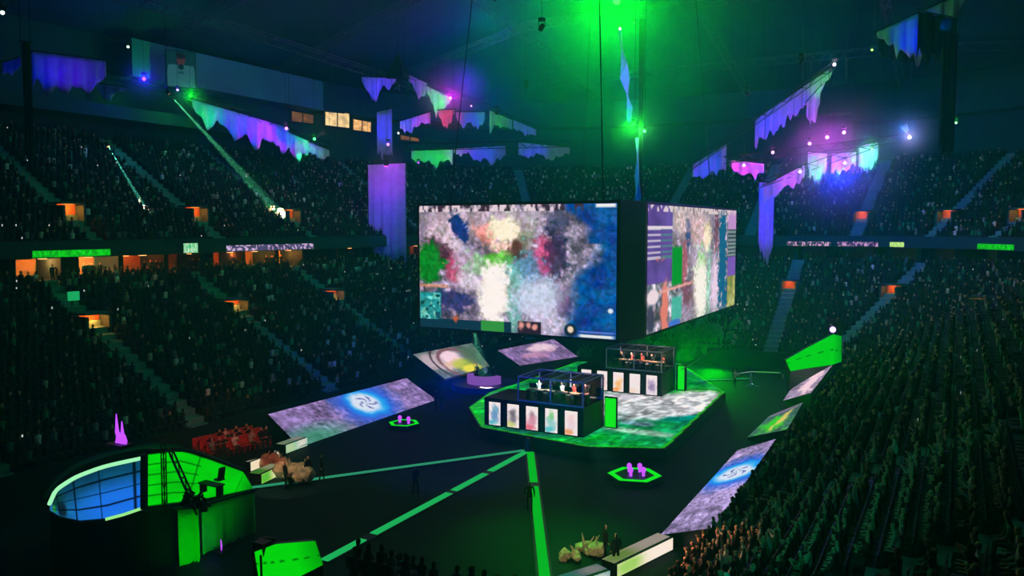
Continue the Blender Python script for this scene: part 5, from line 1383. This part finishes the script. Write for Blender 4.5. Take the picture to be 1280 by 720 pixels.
# camera crane right of the stage
cb = P(938, 483, 0); jib = empty('camera_crane', cb, 'thin white camera crane on the dark floor right of the stage', 'camera crane')
mb = MB(); mb.tube([cb, cb+Vector((0, 0, 1.5))], .12, 8)
for k in range(3): mb.tube([cb+Vector((0, 0, .3)), cb+Vector((.8*math.cos(k*2.1), .8*math.sin(k*2.1), .05))], .05, 5)
mb.build('pedestal', M['steel'], jib)
mb = MB(); e0 = W(925, 470, cb.y/1.02); t0_, t1_ = cb+Vector((-1.5, -.6, 1.2)), P(975, 466, 2.6)
mb.tube([t0_, cb+Vector((0, 0, 1.5)), t1_], .06, 6); mb.build('boom', mat('pale_boom', (190, 200, 200), .4), jib)
mb = MB(); mb.box(t1_-Vector((0, 0, .3)), (.5, .35, .35)); mb.build('camera_head', M['black'], jib); mb = MB(); mb.box(t0_, (.4, .3, .4)); mb.build('counterweight', M['steel'], jib)
link('crew_member', REACH, cb+Vector((-1.3, -1.2, 0)), 1.0, 'camera operator in a pale top behind the crane', 'person', None)
lamp(cb+Vector((0, -3, 5)), cb+Vector((0, 0, 1)), (190, 220, 255), 700, 30)
# overhead cables to the stage
for (a, b, lb) in [((905, 498, 66), (900, 470, 80), None), ((852, 462, 72), (905, 430, 84), 'thin guy cable rising right of the farther booth')]:
    if lb:
        mb = MB(); mb.tube([W(*a), W(*b)], .04, 5); tag(mb.build('guy_cable', M['steel'], origin=W(*a)), lb, 'cable')
# spots without fixtures, added to tint the floor blue and teal
lamp(P(560, 480, 9), P(585, 486, 0), (10, 30, 255), 22000, 60, .8)
lamp(P(860, 520, 12), P(880, 560, 0), (0, 160, 120), 2500, 90, .8)

# ------------------------------------------------------------------ concourse: lamps, people, banners
def conc(nm, f, dt=2.2, z=None): 
    x, y, ang = seg_pt(SEGS[nm], f, LROWS*LRUN+dt); return Vector((x, y, LZ0+(LROWS-1)*LRISE if z is None else z)), ang
def frac_left_px(px):                  # where on the left run a pixel column of the photo meets the recess
    r = ray(px, 328); t = (XL-LROWS*LRUN-2.2)/r.x; return (r.y*t-14)/seg_len(SEGS['left'])
spots_ = [(55, 130, (255, 215, 150)), (75, 260, (255, 225, 165)), (95, 240, (255, 220, 160)), (112, 160, (255, 200, 140)), (140, 70, (255, 130, 70)), (158, 110, (255, 160, 110)), (180, 60, (255, 130, 60)),
          (205, 50, (255, 110, 60)), (240, 90, (255, 130, 70)), (256, 120, (255, 150, 80)), (290, 70, (255, 140, 80)), (320, 120, (255, 190, 90)), (345, 150, (255, 200, 100)), (362, 90, (255, 180, 90)), (440, 80, (255, 110, 50)), (522, 40, (255, 110, 60))]
for i, (px, pw, c) in enumerate(spots_):
    p, ang = conc('left', min(frac_left_px(px), 1.15), 2.4, UZ0-1.35)
    if p.y > YF+10: p.y = YF+8
    glow(p, (255, int(c[1]*.9), int(c[2]*.7)), pw*(3.2 if px < 130 or 310 < px < 370 else 1.8), .12, 'concourse_lamp')
    mb = MB(); mb.box(p+Vector((0, 0, .25)), (.5, .5, .08)); tag(mb.build('concourse_light', M['warm'], origin=p+Vector((0, 0, .25))), 'warm square ceiling light inside the left concourse', 'ceiling light', 'ceiling lights of the left concourse')
for i in range(26):
    px = random.choice([58, 66, 80, 88, 104, 117, 135, 150, 170, 190, 236, 250, 262, 285, 310, 330, 350, 365, 436]) + random.uniform(-3, 3)
    p, ang = conc('left', frac_left_px(px), random.uniform(.8, 2.2)); link('visitor', STAND, p, ang+random.uniform(-1, 1), 'dark figure standing in the warm-lit left concourse', 'person', 'figures in the left concourse')
def ribbon(nm, f0, f1, label, colf, z0=UZ0-.92, h=1.3):
    sg = SEGS[nm]; a = seg_pt(sg, f0, UT0-.06); b = seg_pt(sg, f1, UT0-.06)
    A_, B_ = Vector((a[0], a[1], z0+h)), Vector((b[0], b[1], z0+h)); dn = Vector((0, 0, -h)); root = empty('ribbon_board', A_+dn, label, 'led board')
    screen_grid('led_surface', [A_, B_, B_+dn, A_+dn], 120, 8, colf, M['screen_dim'], root)
    mb = MB(); n_ = Vector((math.cos(a[2]), math.sin(a[2]), 0))*-.08; mb.quad(A_+n_, B_+n_, B_+dn+n_, A_+dn+n_); mb.quad(A_, A_+n_, A_+dn+n_, A_+dn); mb.quad(B_, B_+n_, B_+dn+n_, B_+dn); mb.quad(A_, B_, B_+n_, A_+n_); mb.build('casing', M['black'], root)
def cg(c, dots=None, seed=1):
    def f(u, v):
        n = fbm(u, v, 2, seed, 20); img = np.stack([c[i]+0*u for i in range(3)], -1)*(.5+n[..., None])
        if dots is not None:
            k = vnoise(u, v, 60, 3, seed+3); img[k > .62] = dots
        return img
    return f
fr = frac_left_px
ribbon('left', fr(18), fr(116), 'green lit ribbon board on the left balcony, near the left edge', cg((15, 190, 30)), h=.55)
ribbon('left', fr(208), fr(226), 'short green-white board on the left balcony', cg((60, 200, 120), (220, 255, 230)), h=.9)
ribbon('left', fr(262), fr(372), 'ribbon board with pale violet markings on the left balcony', cg((70, 70, 110), (205, 190, 235), 7), h=.6)
ribbon('far', .80, .995, 'thin ribbon board with white-violet markings on the far balcony', cg((30, 40, 70), (215, 190, 240), 11), h=.55)
a_ = .28
def arc_board(f0, f1, label, c): ribbon('far_right', f0, f1, label, c, h=.6)
arc_board(.02, .16, 'short white-violet ribbon board where the far balcony bends', cg((50, 40, 90), (200, 170, 230), 14))
arc_board(.20, .25, 'small bright yellow-green board on the far right balcony', cg((170, 240, 130)))
arc_board(.52, .68, 'green lit ribbon board on the far right balcony', cg((20, 190, 30)))
# lit windows of the press level
def window(px0, py0, px1, py1, d, label, colf, n):
    A_, B_, C_, D_ = W(px0, py0, d), W(px1, py0+(px1-px0)*.18, d*1.02), W(px1, py1+(px1-px0)*.12, d*1.02), W(px0, py1, d)
    root = empty('window_%d' % n, D_, label, 'window'); root['kind'] = 'structure'
    screen_grid('pane', [A_, B_, C_, D_], 30, 16, colf, M['screen'], root)
    mb = MB(); r = .1
    for p_, q_ in ((A_, B_), (B_, C_), (C_, D_), (D_, A_), ((A_+B_)/2, (C_+D_)/2)): mb.tube([p_, q_], r, 4)
    mb.build('window_frame', M['black'], root)
def paint_win(seed, c):
    def f(u, v):
        n = fbm(u, v, 5, seed); img = np.stack([c[i]+0*u for i in range(3)], -1)*(.55+.75*n[..., None]); return img
    return f
window(406, 136, 437, 157, 117, 'cream-lit press window, brightest and left of two', paint_win(3, (255, 235, 170)), 1)
window(441, 148, 464, 163, 119, 'orange-lit press window right of the brightest', paint_win(5, (245, 200, 130)), 2)
window(364, 138, 392, 152, 114, 'dim brown press window left of the bright ones', paint_win(7, (110, 80, 50)), 3)
window(500, 168, 524, 175, 112, 'dim orange window under the corner drapes', paint_win(8, (130, 90, 50)), 4)
window(57, 98, 76, 116, 84, 'small orange-lit opening at the upper left', lambda u, v: paint_win(9, (240, 150, 80))(u, v)*(fbm(u, v, 4, 77) > .5)[..., None], 5)
# portrait banner on the press level at upper left, glow put into its print
bp = W(225, 84, 93.6)
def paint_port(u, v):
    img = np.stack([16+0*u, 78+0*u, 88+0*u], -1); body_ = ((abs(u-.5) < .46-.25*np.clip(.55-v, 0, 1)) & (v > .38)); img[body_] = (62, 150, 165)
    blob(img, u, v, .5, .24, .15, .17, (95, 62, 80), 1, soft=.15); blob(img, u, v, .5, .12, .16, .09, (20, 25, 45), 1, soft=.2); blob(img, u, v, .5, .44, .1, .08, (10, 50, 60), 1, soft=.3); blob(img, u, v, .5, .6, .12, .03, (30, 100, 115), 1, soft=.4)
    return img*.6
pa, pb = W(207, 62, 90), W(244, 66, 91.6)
root = empty('portrait_banner', (pa+pb)/2-Vector((0, 0, 4)), 'banner with a dim glow put into its print, showing the bust of a person in a blue shirt, upper left', 'screen')
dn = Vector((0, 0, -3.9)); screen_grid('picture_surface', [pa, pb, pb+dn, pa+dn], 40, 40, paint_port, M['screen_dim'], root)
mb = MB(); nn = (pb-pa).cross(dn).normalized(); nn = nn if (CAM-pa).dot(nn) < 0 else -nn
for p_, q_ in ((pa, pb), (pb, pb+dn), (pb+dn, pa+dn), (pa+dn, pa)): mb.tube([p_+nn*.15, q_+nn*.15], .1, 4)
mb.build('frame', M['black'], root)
# green exit light over the lower left stand
p = P(92, 370, 10.6); r0 = empty('exit_light', p, 'small square green light above the lower left stand', 'light')
mb = MB(); mb.box(p, (.3, .8, .7)); mb.build('glowing_face', emis('exit_glow', (30, 190, 110), .8), r0); mb = MB(); mb.tube([p+Vector((-.2, 0, -1.2)), p+Vector((-.2, 0, .4))], .08, 6); mb.build('post', M['black'], r0)

# ------------------------------------------------------------------ haze
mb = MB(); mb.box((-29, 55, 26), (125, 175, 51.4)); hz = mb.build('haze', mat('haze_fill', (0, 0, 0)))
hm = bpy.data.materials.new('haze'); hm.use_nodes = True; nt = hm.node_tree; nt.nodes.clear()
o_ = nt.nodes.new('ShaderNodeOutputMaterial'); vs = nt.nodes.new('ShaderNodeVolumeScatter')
vs.inputs['Density'].default_value = HAZE_DENSITY; vs.inputs['Color'].default_value = (.05, .85, 1, 1); vs.inputs['Anisotropy'].default_value = .35  # cool teal light put into the haze colour
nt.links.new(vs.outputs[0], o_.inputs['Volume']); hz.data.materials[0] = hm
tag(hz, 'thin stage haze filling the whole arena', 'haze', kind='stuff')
